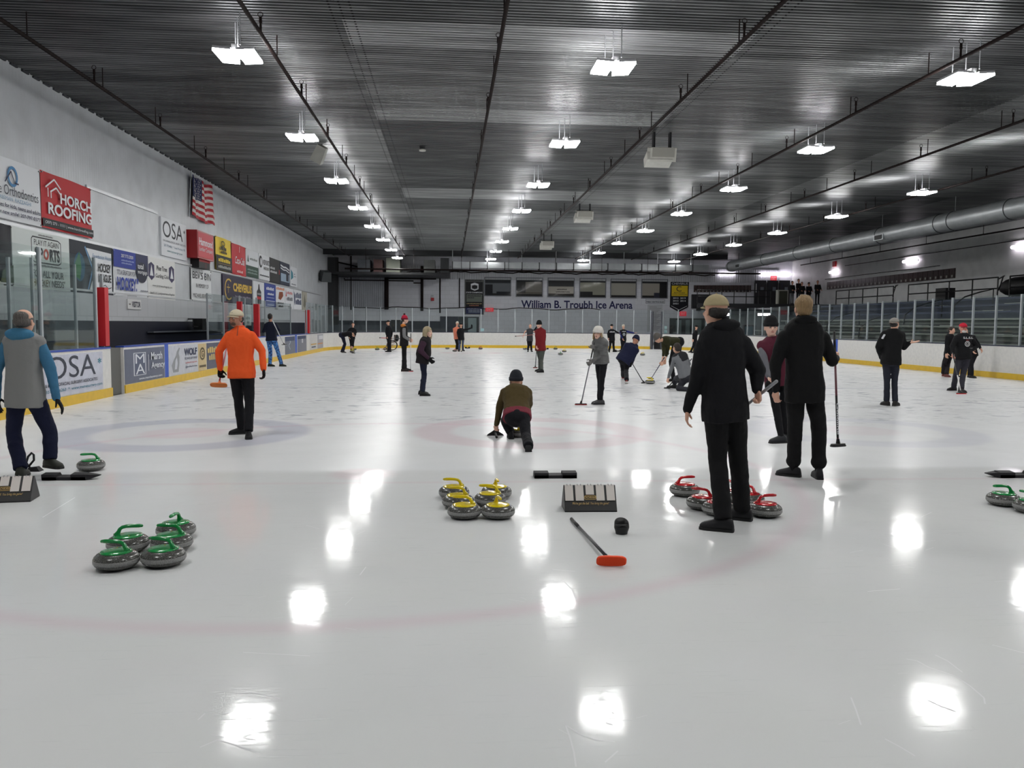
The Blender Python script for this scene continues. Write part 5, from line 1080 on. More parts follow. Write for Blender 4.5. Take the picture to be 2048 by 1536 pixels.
# ---- foreground
r1, L1, q1, P1 = person('balding man in a grey vest with blue sleeves and hood at the left edge', dict(h=(49, 643), n=(48, 668), p=(50, 782), el=(-8, 742, 0), wl=(-6, 795, .1), er=(101, 738), wr=(113, 796, .05), kl=(27, 866, .1), kr=(101, 866, .15)), 8, 8,
  (138, 138, 138), (26, 30, 54), 'fair', hair_=('bald', (104, 98, 94)), shoes=((44, 46, 40), (26, 26, 26)), gloves=(20, 20, 24), fl=(42, 955), fr=(101, 948, .07), toe=(-10, 120), sleeve=(66, 118, 152), hood=(66, 122, 156), hoodsize=1.25, hem=.17, curl=(.3, .25), handdir=(None, (.45, 0, -.8)), palm=(None, (-.7, -.2, -.5)), leg=1.08)
r2, L2, q2, P2 = person('man in an orange quarter-zip top, tan cap and black gloves, walking with a broom', dict(h=(472, 637), n=(480, 660), p=(483, 744), el=(438, 702, .0), wl=(440, 738, .0), er=(524, 702), wr=(527, 738, -.05), kl=(477, 804, .05), kr=(499, 804, -.05)), 186, -150,
  (238, 92, 40), PB, 'tan', hat_=('cap', (206, 196, 170)), hair_=('under', (44, 34, 28)), shoes=((22, 22, 24), (30, 30, 32)), gloves=(16, 16, 18), fl=(484, 868), fr=(497, 876), toe=(-110, 165), collar=True, hem=.09, curl=(1.0, .55), palm=((.6, -.5, 0), (-.6, -.4, 0)))
mb = MB(); mb.ball(L2(0, .05, -.07), (.052, .052, .04), q2, 16, 10); mb.build('beard', mat('stubble', (96, 74, 62), .8), r2, smooth=True)
mb = MB(); mb.cone(P2['n']+V((-.005, -.075, .03)), P2['n']+V((-.01, -.128, -.10)), .006, .006, 6); mb.build('zip', mat('zip_dark', (120, 50, 30), .4), r2)
mb = MB(); c = L2(-.0, .078, .075); mb.box(c, (.04, .012, .022), q2); mb.build('cap_badge', flat((60, 84, 96)), r2)
b0 = at_y(437, 771, P2['wl'].y-.14); hnd = P2['wl']+V((0, -.01, -.09))
broom('broom with a dull orange pad held low by the man in orange', hnd+(hnd-b0).normalized()*.85+V((0, .25, 0)), b0, shaft=(150, 34, 50), grip=(40, 30, 34), pad=(196, 110, 50), head=(226, 120, 60), padw=.24, ang=90, tiltn=(.05, .85, .55))
r21, L21, q21, P21 = person('man in a black hoodie and tan cap standing in front of the red stones', dict(h=(1430, 621), n=(1442, 650), p=(1450, 812), el=(1397, 752, .0), wl=(1375, 818, .08), er=(1515, 742, .05), wr=(1514, 779, -.02), kl=(1436, 922, .05), kr=(1476, 916, .1), sl=(1412, 688), sr=(1482, 686)), -14, -20,
  BLK_, (18, 18, 20), 'fair', hat_=('cap', (172, 158, 124)), hair_=('under', (34, 28, 26)), shoes=((30, 30, 33), (18, 18, 20)), fl=(1446, 1062), fr=(1484, 1040), toe=(-62, -55), hood=(18, 18, 22), collar=True, bulk=1.22, hem=.12, curl=(.38, 1.2), fit=1.0, leg=1.12, handdir=((-.05, 0, -1), (.15, -.1, -1)), palm=((.8, -.3, 0), (-.8, -.2, 0)))
mb = MB(); mb.tube([L21(.07, .085, .0), L21(.082, .03, .004), L21(.08, -.01, .0)], .004, 6); mb.tube([L21(-.07, .085, .0), L21(-.082, .03, .004), L21(-.08, -.01, .0)], .004, 6); mb.build('glasses', mat('dark_frame', (20, 20, 20), .3), r21)
hp = P21['wr']+V((.02, .02, -.06)); b0 = at_y(1487, 818, hp.y+.25); d = (hp-b0).normalized()
broom('silver broom tucked behind the arm of the man in the tan cap', hp+d*.32, hp-d*.62+V((0, .05, 0)), shaft=(150, 152, 156), grip=(150, 152, 156), pad=(40, 40, 44), r=.012)
r23, L23, q23, P23 = person('blond person in a black hoodie and joggers, back turned, holding a broom', dict(h=(1606, 618), n=(1606, 640), p=(1609, 778), el=(1551, 728), wl=(1552, 780, -.02), er=(1664, 722, .0), wr=(1672, 716, .22), kl=(1590, 856, .05), kr=(1638, 858, .05), sl=(1569, 673), sr=(1644, 674)), 4, 4,
  (17, 17, 19), (18, 18, 20), 'fair', hair_=('messy', (150, 122, 84)), shoes=((26, 26, 30), (16, 16, 18)), fl=(1586, 953), fr=(1637, 957), toe=(-50, 12), hood=(16, 16, 18), collar=True, bulk=1.15, hem=.14, curl=(.5, 1.1), leg=1.2, cuffs=True, fit=1.08, palm=((.7, .4, 0), (-.8, .3, 0)), handdir=(None, (.4, .5, .2)))
for k, g in (('l', P23),): pass
hp = P23['wr']+V((.06, .05, .0)); bt = at_y(1676, 894, hp.y); bt = gz(1676, 896) if gz(1676, 896).y < hp.y+.6 else bt
bt = at_y(1676, 893, hp.y+.05)
broom('long black and maroon broom held upright by the blond person', at_y(1668.5, 664, hp.y), bt, shaft=(110, 60, 70), grip=(14, 14, 16), lower=(18, 18, 20), pad=(30, 30, 34), padw=.21, ang=70)
el = [('t', (220, 220, 224), 'Goldline', .0, .0, 1, 1, .02)]
d_ = (at_y(1668.5, 664, hp.y)-bt).normalized(); O = bt+d_*.50+V((-.012, -.016, 0)); decals(el, O, -d_*.36, V((.026, 0, 0)), V((0, -1, 0)), bpy.data.objects[[o.name for o in bpy.data.objects if o.name.startswith('shaft')][-1]], step=.001)
# the young man half hidden between the two hoodies
r22, L22, q22, P22 = person('young man in a maroon jersey and black beanie between the two black hoodies', dict(h=(1542, 655), n=(1545, 676), p=(1557, 757), el=(1527, 716, -.05), wl=(1537, 752, -.15), er=(1584, 716), wr=(1580, 752, -.1), kl=(1553, 820, -.05), kr=(1568, 820, .05)), 192, -172,
  (84, 32, 48), (20, 20, 24), 'pale', hat_=('beanie', (18, 18, 22)), hair_=('under', (50, 36, 28)), shoes=((36, 38, 42), (20, 20, 22)), fl=(1562, 886), fr=(1570, 880), toe=(-100, -120), sleeve=(108, 108, 114), hem=.1, leg=.86, curl=(1.0, .5), palm=((.6, -.5, 0), None))
O = P22['n']+(P22['p']-P22['n'])*.62+V((-.10, -.165, 0)); decals([('t', (200, 180, 186), 'U', 0, .5, 1, 1, .03), ('r', (200, 180, 186), .2, .28, .8, .42), ('r', (200, 180, 186), .2, .1, .8, .22)], O, V((.12, 0, 0)), V((0, 0, .26)), V((0, -1, 0)), r22, step=.0)
mb = MB(); mb.ball(P22['wl']+V((0, -.03, -.14)), (.06, .06, .09), None, 14, 10); tag(remesh(mb.build('mitten', cloth((18, 18, 20)), None, smooth=True), .01, 2), 'black mitten held by the young man in the maroon jersey', 'mitten')
# ---- thrower
fl = gz(1020, 876); fr = gz(1058, 904)
r14, L14, q14, P14 = person('crouching thrower in a brown jacket and dark beanie sliding in a lunge, back turned', dict(h=(1032, 763, .35), n=(1032, 774, .22), p=(1034, 826, -.1), el=(1001, 808, .25), wl=(993, 848, .35), er=(1058, 808, .4), wr=(1044, 846, .85), kl=(1010, 842, .35), kr=(1052, 872, -.45), al=(1022, 866, .25), ar=(1057, 893, -1.0)), 0, 3,
  (74, 62, 34), (22, 22, 27), 'fair', hat_=('beanie', (38, 40, 46)), shoes=((30, 30, 33), (26, 26, 28)), fl=(1022, 872), fr=(1058, 906), toe=(0, 8), pitch=(0, 72), rump=True, hem=.05, curl=(1.2, .8), leg=1.0, Yd=11.45, handdir=((-.05, .1, -1), None), palm=((.6, .6, 0), None), fit=1.02)
mb = MB(); u, f, s2 = torso(MB(), P14['p'], P14['n'], V((1, 0, 0))); mb.loft([ell_ring(P14['p']+u*z, s2, f, a_, b_, sq=.4) for z, a_, b_ in ((-.095, .205, .165), (.01, .20, .155))]); remesh(mb.build('shirt_hem', cloth((120, 50, 62)), r14, smooth=True), .011, 3)
mb = MB(); mb.box(L14(-.085, -.045, -.02), (.012, .035, .035), q14); mb.build('beanie_patch', flat((150, 150, 140)), r14)
g0 = gz(991, 872); t = empty('stabilizer', tuple(g0), 'black delivery stabilizer with a flat triangular foot in the left hand of the thrower', 'stabilizer')
mb = MB(); mb.prism([(-.125, 0), (.125, 0), (.115, .02), (.06, .055), (.02, .085), (-.02, .085), (-.06, .055), (-.115, .02)], g0+V((0, 0, .004)), (1, 0, 0), (0, .35, .94), (0, .03, 0)); mb.build('foot', mat('matt_black', (14, 14, 16)), t)
mb = MB(); mb.tube([g0+V((0, -.28, .02)), g0+V((0, 0, .04)), g0+V((.0, .06, .2)), P14['wl']+V((0, .03, -.09)), P14['wl']+V((0, .03, .0))], .018, 8); mb.build('handle', mat('matt_black', (14, 14, 16)), t)
# ---- midfield
r8, L8, q8, P8 = person('woman with shoulder-length greying hair in a black vest and purple sleeves', dict(h=(856, 664), n=(852, 676), p=(846, 716), el=(842, 703, -.12), wl=(857, 717, -.14), er=(841, 702, -.27), wr=(856, 716, -.25), kl=(848, 750, .05), kr=(849, 750, -.05)), 100, 128,
  (30, 26, 30), (26, 30, 48), 'pale', hair_=('long', (176, 160, 128)), female=True, shoes=((24, 24, 26), (24, 24, 26)), gloves=(18, 18, 20), fl=(843, 789), fr=(846, 792), toe=(88, 92), sleeve=(58, 36, 52), hem=.13, leg=.88, belly=.04, fit=1.08, bulk=1.15, curl=(.6, .6), collar=True)
r7, L7, q7, P7 = person('tall man in a red patterned beanie and black vest with orange shoulders and grey sleeves', dict(h=(810, 640), n=(807, 649), p=(808, 684), el=(812, 673, .2), wl=(819.5, 677, .0), er=(808.5, 673, -.2), wr=(818, 680, -.15), kl=(809, 713, .1), kr=(808, 713, -.1)), 82, 92,
  (26, 24, 26), (18, 18, 20), 'pale', hat_=('pom', (176, 34, 60), (110, 26, 44)), hair_=('under', (60, 40, 30)), shoes=((30, 22, 22), (50, 30, 28)), fl=(810, 741), fr=(807, 743), toe=(90, 90), sleeve=(120, 120, 122), hem=.14, leg=1.05, curl=(1.1, 1.1), fit=1.03)
for q in (-1, 1): mb = MB(); k = 'l' if q < 0 else 'r'; c = P7['n']-V((0, 0, .06))+V((0, -.17*q, 0)); mb.ball(c, (.095, .085, .06)); mb.build('shoulder_patch', cloth((190, 116, 50)), r7, smooth=True)
b0 = gz(821, 743); broom('white shafted broom held upright by the man in the red beanie', at_y(821.7, 667, b0.y-.05), b0, shaft=(206, 206, 210), grip=(26, 26, 28), pad=(206, 60, 64), ang=90)
r12, L12, q12, P12 = person('man in a dark red sweater, grey trousers and black beanie', dict(h=(1078, 650), n=(1080.5, 658), p=(1081, 697), el=(1076, 676, .1), wl=(1074, 692, -.05), er=(1089, 675, -.08), wr=(1087, 692, -.1), kl=(1080, 718, .05), kr=(1083, 720, -.05)), -140, -158,
  (112, 28, 32), (74, 78, 74), 'pale', hat_=('beanie', (18, 18, 20)), hair_=('under', (30, 24, 22)), shoes=((20, 20, 22), (20, 20, 22)), fl=(1080, 743), fr=(1083, 745), toe=(-100, -112), hem=.08, leg=.98, collar=True, curl=(.9, .6))
broom('broom with a small red pad hanging beside the man in the dark red sweater', P12['wl']+V((0, 0, .05)), at_y(1070.5, 736, P12['wl'].y-.1), shaft=(60, 60, 66), pad=(190, 70, 60), ang=60, padw=.17)
r13, L13, q13, P13 = person('woman in a white ear-flap cap and grey striped fleece leaning on a broom', dict(h=(1196, 667), n=(1199.5, 678), p=(1202, 720), el=(1192, 698, .1), wl=(1187, 696, -.15), er=(1207, 704, -.05), wr=(1185, 722, -.22), kl=(1200, 764, .05), kr=(1203.5, 764, -.02)), -125, -150,
  mat('grey_fleece', (112, 112, 112), .9, bump=.8, bscale=26, var=.55, vscale=14, c2=(60, 60, 62), stretch=(.4, .4, 1.6)), PB, 'pale', hat_=('fur', (214, 210, 204)), hair_=('bob', (180, 156, 118)), female=True, shoes=((64, 64, 66), (22, 22, 24)), gloves=(110, 108, 106), fl=(1198, 808), fr=(1202, 809), toe=(-104, -96), hem=.08, leg=.84, collar=True, curl=(1.2, 1.2))
b0 = gz(1161.7, 810); broom('grey shafted broom leaning from the hands of the woman in the white cap', at_y(1188.5, 686, P13['wl'].y-.03), b0, shaft=(120, 122, 128), grip=(40, 40, 44), head=(22, 22, 24), pad=(170, 50, 50), ang=90, padw=.26)
# sweepers
r17, L17, q17, P17 = person('sweeper in a navy hooded jacket bent over a broom left of the moving stone', dict(h=(1271.5, 681, .1), n=(1267, 690, .05), p=(1250.5, 716), el=(1271, 705, .1), wl=(1264, 726, -.05), er=(1272, 704, .0), wr=(1264.5, 722, -.1), kl=(1246, 738, .25), kr=(1252, 741, .0), sl=(1253, 690), sr=(1272, 692)), 20, 50,
  (26, 30, 56), (22, 22, 27), 'tan', hat_=('beanie', (24, 28, 52)), shoes=((120, 44, 44), (214, 210, 206)), gloves=(16, 16, 18), fl=(1246, 758), fr=(1253, 768), toe=(10, 10), pitch=(0, 40), rump=True, hem=.15, leg=1.0, fit=1.25, hood=(26, 30, 56), curl=(1.2, 1.2), tilt=30)
b0 = gz(1288, 766.5); broom('broom of the navy hooded sweeper, touching the ice just left of the yellow stone', P17['wl']+(P17['wl']-b0).normalized()*.35, b0, shaft=(30, 30, 34), grip=(170, 172, 176), pad=(30, 30, 32), padw=.19, ang=60)
r18, L18, q18, P18 = person('sweeper in a dark green sweater and grey beanie bending low over the stone', dict(h=(1316, 677), n=(1325, 680), p=(1353, 684, .1), el=(1328, 703, -.1), wl=(1324.5, 722, -.15), er=(1334, 706, .1), wr=(1330, 720, .0), kl=(1342, 724, -.05), kr=(1356, 728, .2)), -90, -100,
  (46, 46, 26), PB, 'fair', hat_=('beanie', (92, 88, 84)), hair_=('under', (60, 48, 40)), shoes=((26, 26, 28), None), fl=(1347, 763), fr=(1362, 766), toe=(-90, -95), hem=.02, rump=True, leg=1.0, curl=(1.1, 1.1), tilt=40, sleeve_len=.45, handdir=((-.1, 0, -1), (-.1, 0, -1)))
b0 = gz(1303, 757); top_ = P18['wl']+(P18['wl']-b0).normalized()*.35; b0 = b0+(top_-b0)*.05
broom('dark blue broom of the green sweater sweeper, ending behind the yellow stone', top_, gz(1302, 758), shaft=(36, 44, 74), grip=(20, 20, 24), pad=(200, 180, 70), padw=.18, ang=100)
r19, L19, q19, P19 = person('kneeling player in a grey and charcoal jacket with dark hair, back turned', dict(h=(1353, 696), n=(1356, 708), p=(1371, 748), el=(1345, 730, .05), wl=(1337, 755, .12), er=(1378, 728, .2), wr=(1370, 738, .4), kl=(1352, 757, .55), kr=(1357, 777, -.05), ar=(1380, 780, -.3), al=(1349, 766, .75)), -18, -24,
  (116, 118, 122), (46, 46, 52), 'fair', hair_=('short', (44, 34, 28)), shoes=((22, 22, 24), None), fl=(1346, 764), fr=(1380, 784), toe=(-30, 150), rump=True, hem=.06, leg=1.06, curl=(1.0, 1.0), Yd=20.3, fit=1.0)
mb = MB(); u, f, s2 = torso(MB(), P19['p'], P19['n'], V((1, 0, 0)));  LL = (P19['n']-P19['p']).length
mb.loft([ell_ring(P19['p']+u*z, s2, f, a_, b_, sq=.4) for z, a_, b_ in ((.60*LL, .20, .142), (.80*LL, .215, .142), (.93*LL, .19, .12), (1.03*LL, .10, .09))]); remesh(mb.build('dark_yoke', cloth((40, 40, 44)), r19, smooth=True), .013, 3)
hh = P19['wl']+V((-.01, .02, -.08)); b0 = gz(1334, 777); broom('short looking broom of the kneeling player, pad flat on the ice', P19['wl']+V((.75, .55, .45)), b0, shaft=(28, 28, 32), pad=(24, 24, 26), padw=.17, ang=90)
# right side
r24, L24, q24, P24 = person('man in a black sweater and backwards grey cap gesturing with an open hand', dict(h=(1789, 648), n=(1787, 660), p=(1782, 722), el=(1757, 694, .05), wl=(1762, 716, .22), er=(1808, 694, .05), wr=(1820, 685, -.05), kl=(1774, 762, .05), kr=(1789, 764, .05)), 12, 55,
  (18, 18, 20), (38, 40, 50), 'fair', bulk=1.15, hat_=('cap', (140, 136, 130), None, 'back'), hair_=('under', (30, 26, 24)), shoes=((32, 30, 30), (40, 38, 38)), fl=(1773, 811), fr=(1790, 812), toe=(-5, 50), hem=.08, leg=.92, curl=(.3, .1), handdir=(None, (1, -.1, .12)), palm=(None, (0, -.1, 1)), fit=1.04, eyes=False)
O = P24['sl' if 'sl' in P24 else 'n']+V((-.245, -.06, -.16)); mb = MB(); mb.box(O, (.02, .05, .1), Matrix.Rotation(.5, 3, 'Y')); mb.build('arm_stripe', flat((210, 212, 216)), r24)
r25, L25, q25, P25 = person('man in a red cap and printed black shirt with one hand on his hip', dict(h=(1926.5, 656), n=(1926, 668), p=(1926, 714), el=(1905, 692, -.05), wl=(1905, 708, -.15), er=(1953, 692, .08), wr=(1938, 705, -.12), kl=(1912, 748, -.05), kr=(1926, 750, -.05)), 182, 184,
  (18, 18, 21), (46, 46, 54), 'red', bulk=1.15, hat_=('cap', (190, 36, 56), (170, 40, 60)), hair_=('under', (150, 144, 140)), shoes=((26, 24, 26), (22, 22, 24)), fl=(1907, 781), fr=(1922, 785), toe=(-98, 176), hem=.06, leg=1.02, curl=(1.1, .3), belly=.03, handdir=(None, (-1, -.2, -.25)), palm=((.5, -.6, 0), (.1, .8, -.2)), fit=1.05)
mb = HB(); HEADC[0] = at_y(1926.5, 656, P25['n'].y); mb.ball(L25(0, .05, -.08), (.054, .05, .042), q25, 16, 10); mb.build('beard', mat('beard_white', (206, 200, 196), .9), r25, smooth=True)
Oc = P25['n']+(P25['p']-P25['n'])*.66+V((-.15, -.20, 0)); decals([('t', (214, 214, 214), 'S.L.S.L', .08, .82, .9, .98, .02), ('o', (206, 206, 206), .42, .42, .22, .22, .25), ('o', (206, 206, 206), .42, .42, .11, .11, .35), ('x', (170, 60, 60), .3, .7, .55, .74, 6), ('x', (150, 150, 152), .6, .06, .84, .1, 8)], Oc, V((.32, 0, 0)), V((0, .02, .32)), V((0, -1, 0)), r25, step=.0)
b0 = gz(1922.6, 788); broom('white tipped broom with a bright red pad before the red capped man', at_y(1905.5, 706, P25['wl'].y-.06), b0, shaft=(30, 30, 34), lower=(206, 204, 204), pad=(226, 44, 48), padw=.26, ang=90)
person('dark haired player in black by the boards, left of the red capped man', dict(h=(1904, 661), n=(1900, 669), p=(1898, 706), el=(1893, 688, -.1), wl=(1893, 706, -.15), er=(1906, 688), wr=(1904, 704, -.1), kl=(1888, 726, -.1), kr=(1896, 728)), 150, 165,
  (18, 18, 22), (30, 26, 30), 'fair', hair_=('short', (48, 34, 26)), shoes=((96, 50, 44), (120, 60, 56)), fl=(1886, 752), fr=(1893, 754), toe=(-150, 170), female=True, eyes=False)
person('player in black with a blue shirt patch behind the man in the red cap', dict(h=(1930, 664), n=(1936, 672), p=(1943, 708), el=(1937, 690), wl=(1944, 700, -.1), er=(1957, 690), wr=(1961, 697, -.1), kl=(1941, 728), kr=(1943, 728, -.1)), 185, 180,
  (18, 18, 22), PB, 'fair', hair_=('short', (40, 32, 28)), shoes=((16, 16, 18), None), fl=(1939, 755), fr=(1943, 756), toe=(180, 170), sleeve=(20, 20, 24), eyes=False)
b0 = at_y(1965, 738, 29.2); broom('broom standing off the ice at the far right beside the boards', at_y(1960, 697, 29.4), b0, shaft=(40, 40, 44), pad=(30, 30, 32), padw=.16, ang=60)
# left mid
r3, L3, q3, P3 = person('man in a navy jacket and blue patterned trousers with a broom over his shoulder', dict(h=(540.5, 634), n=(541, 645), p=(543, 679), el=(527, 663, .1), wl=(534, 660, .25), er=(558, 660, .05), wr=(549, 652, .25), kl=(541, 705), kr=(556, 704, .05)), 6, 6,
  NVY, mat('blue_pattern', (90, 165, 235), .8, var=1.3, vscale=17, c2=(12, 24, 90)), 'tan', hair_=('short', (30, 24, 22)), shoes=((28, 30, 28), (40, 60, 40)), fl=(540, 733), fr=(563, 733), toe=(95, 95), hem=.05, leg=1.1, fit=1.1, curl=(.8, 1.0))
broom('thin broom slanting down behind the man in blue patterned trousers', at_y(545, 641, P3['wr'].y-.62), at_y(568.5, 690.5, P3['wr'].y-.6), shaft=(190, 190, 194), grip=(200, 200, 204), pad=(200, 200, 200), padw=.2, ang=90, r=.016)
# far group left
person('player in black bent double over the stones in the far left corner', dict(h=(708, 669), n=(704, 666), p=(685.5, 670), el=(705, 682, -.15), wl=(704, 692, -.15), er=(705, 681, .15), wr=(703, 691, .1), kl=(689.5, 688, .1), kr=(690, 688, -.1)), 90, 95,
  BLK_, NVY, 'fair', hat_=('cap', (18, 18, 20)), shoes=((30, 30, 32), (190, 188, 180)), fl=(684, 705), fr=(686, 706), toe=(90, 90), tilt=60, rump=True, leg=1.15, hem=.02)
person('bareheaded player in black facing the camera behind the bent player', dict(h=(706, 649), n=(705.5, 656), p=(704, 675), el=(694, 666), wl=(698, 674, -.1), er=(712, 665), wr=(709.5, 670, -.2), kl=(702, 688), kr=(706, 688)), 178, 176,
  BLK_, PB, 'fair', hair_=('short', (30, 26, 24)), shoes=((22, 22, 24), None), fl=(702, 700), fr=(706, 700), toe=(170, 160), tilt=10)
broom('broom with a pale handle used by the bent player in the far left corner', at_y(703, 684, 53), gz(707, 706.5), shaft=(190, 170, 130), pad=(30, 30, 32), ang=90)
person('player in black with a brimmed cap standing beside the wheelchair', dict(h=(776, 645), n=(777, 652), p=(778, 675), el=(772, 664, -.1), wl=(774, 673, -.15), er=(784, 664), wr=(783, 673), kl=(778, 690), kr=(780, 690)), -60, -75,
  BLK_, PB, 'fair', hat_=('cap', (18, 18, 20)), shoes=((22, 22, 24), None), fl=(776, 704), fr=(780, 704), toe=(-80, -90), leg=1.1)
broom('broom held level by the player beside the wheelchair, red near its head', at_y(799, 677.5, 50.5), at_y(759, 675.5, 50.5), shaft=(120, 122, 126), grip=(60, 60, 66), lower=(196, 50, 50), pad=(24, 24, 26), ang=0, tiltn=(1, 0, 0), r=.02)
person('person in a salmon shirt and white hat partly behind the arm raising player', dict(h=(914.5, 647), n=(913, 655), p=(914, 675), el=(907, 663), wl=(908, 672), er=(920, 663), wr=(920, 672), kl=(914, 688), kr=(917, 688)), 175, 180,
  (222, 130, 104), (30, 30, 34), 'fair', hat_=('cap', (210, 204, 190)), shoes=((120, 70, 60), (130, 80, 70)), fl=(912.5, 702), fr=(916.5, 702), toe=(180, 180), sleeve_len=-.6)
person('player in a black jacket and jeans raising one arm with open fingers', dict(h=(922, 650), n=(922, 657), p=(922.5, 677), el=(915, 665), wl=(916, 673, -.1), er=(935, 658.5), wr=(944, 655.5), kl=(919, 689), kr=(925, 689)), 180, 180,
  BLK_, (62, 72, 98), 'fair', hat_=('cap', (18, 18, 20)), shoes=((20, 20, 22), None), fl=(918.5, 703), fr=(926, 702), toe=(190, 150), gloves=(18, 18, 20), handdir=(None, (-.1, 0, 1)), palm=(None, (0, -1, 0)), curl=(.3, .1), leg=1.05)
broom('pale broom standing in front of the player with the raised arm', at_y(922.8, 675, 49.9), gz(922.8, 703.6), shaft=(214, 206, 160), grip=(214, 206, 160), pad=(60, 60, 60), padw=.12, ang=0, r=.02)
person('player in a grey printed T-shirt holding a broom level at the far end', dict(h=(1060.5, 652), n=(1060, 658), p=(1059.5, 679), el=(1050, 663.5), wl=(1047, 670.5, -.15), er=(1069, 664), wr=(1072, 669, -.15), kl=(1057, 691), kr=(1062, 691)), 180, 180,
  (58, 58, 62), PB, 'fair', hair_=('short', (40, 32, 30)), shoes=((20, 20, 22), None), fl=(1056, 703.5), fr=(1063, 703.5), toe=(185, 170), sleeve_len=-.8)
broom('thin red-brown broom held level by the player in the grey printed T-shirt', at_y(1068, 669.5, 48.9), at_y(1030, 672.5, 48.9), shaft=(150, 90, 80), grip=(150, 90, 80), pad=(60, 50, 50), padw=.1, ang=0, tiltn=(1, 0, 0), r=.016)
person('player in black half hidden behind the man in the dark red sweater', dict(h=(1077, 652), n=(1076, 658), p=(1078, 678), el=(1069, 660), wl=(1074, 653, -.1), er=(1083, 664), wr=(1083, 672), kl=(1076, 690), kr=(1080, 690)), 180, 180,
  BLK_, PB, 'fair', hair_=('short', (26, 22, 20)), shoes=((20, 20, 22), None), fl=(1076, 702), fr=(1080, 702), toe=(170, 190))
r15, L15, q15, P15 = person('player in a black jacket and cap pointing down beside the one in the white cap', dict(h=(1223.5, 652.5), n=(1223.5, 659), p=(1223.5, 678), el=(1216, 668), wl=(1216.5, 676, -.1), er=(1233, 664), wr=(1239, 666.5, -.1), kl=(1220.5, 691), kr=(1227, 691)), 180, 178,
  BLK_, (18, 18, 20), 'fair', hat_=('cap', (18, 18, 20)), shoes=((20, 20, 22), None), fl=(1218, 704.5), fr=(1228, 704), toe=(185, 130), leg=1.05)
decals([('x', (190, 190, 194), 0, 0, 1, 1, 6)], P15['n']+V((-.16, -.165, -.2)), V((.32, 0, 0)), V((0, 0, .07)), V((0, -1, 0)), r15, step=0)
r16, L16, q16, P16 = person('player in a white cap with blue sleeves stretching one arm to the right', dict(h=(1247, 653), n=(1247, 659.5), p=(1246.5, 678), el=(1240.5, 667), wl=(1245, 677, -.15), er=(1258, 664), wr=(1268, 666), kl=(1244, 691), kr=(1249, 691)), 180, 178,
  BLK_, PB, 'fair', hat_=('cap', (206, 198, 180)), shoes=((20, 20, 22), None), fl=(1243, 704.5), fr=(1250, 704.5), toe=(185, 170), sleeve=(34, 40, 100), handdir=(None, (1, 0, 0)), curl=(.4, .2))
decals([('x', (190, 190, 194), .1, .8, .9, .95, 5), ('o', (180, 186, 190), .5, .35, .26, .26, .3), ('e', (180, 186, 190), .5, .35, .1, .1)], P16['n']+V((-.15, -.165, -.42)), V((.3, 0, 0)), V((0, 0, .34)), V((0, -1, 0)), r16, step=0)
person('player in black striding left behind the tan capped man at the far end', dict(h=(1393, 654.5), n=(1392, 661), p=(1389.5, 680), el=(1386.5, 668, -.1), wl=(1386, 678, -.2), er=(1394, 669), wr=(1391, 678, -.1), kl=(1386.5, 692), kr=(1390, 693)), -80, 170,
  BLK_, PB, 'fair', hat_=('cap', (18, 18, 20)), shoes=((20, 20, 22), None), fl=(1382, 705), fr=(1388, 706), toe=(-100, -90), eyes=False)
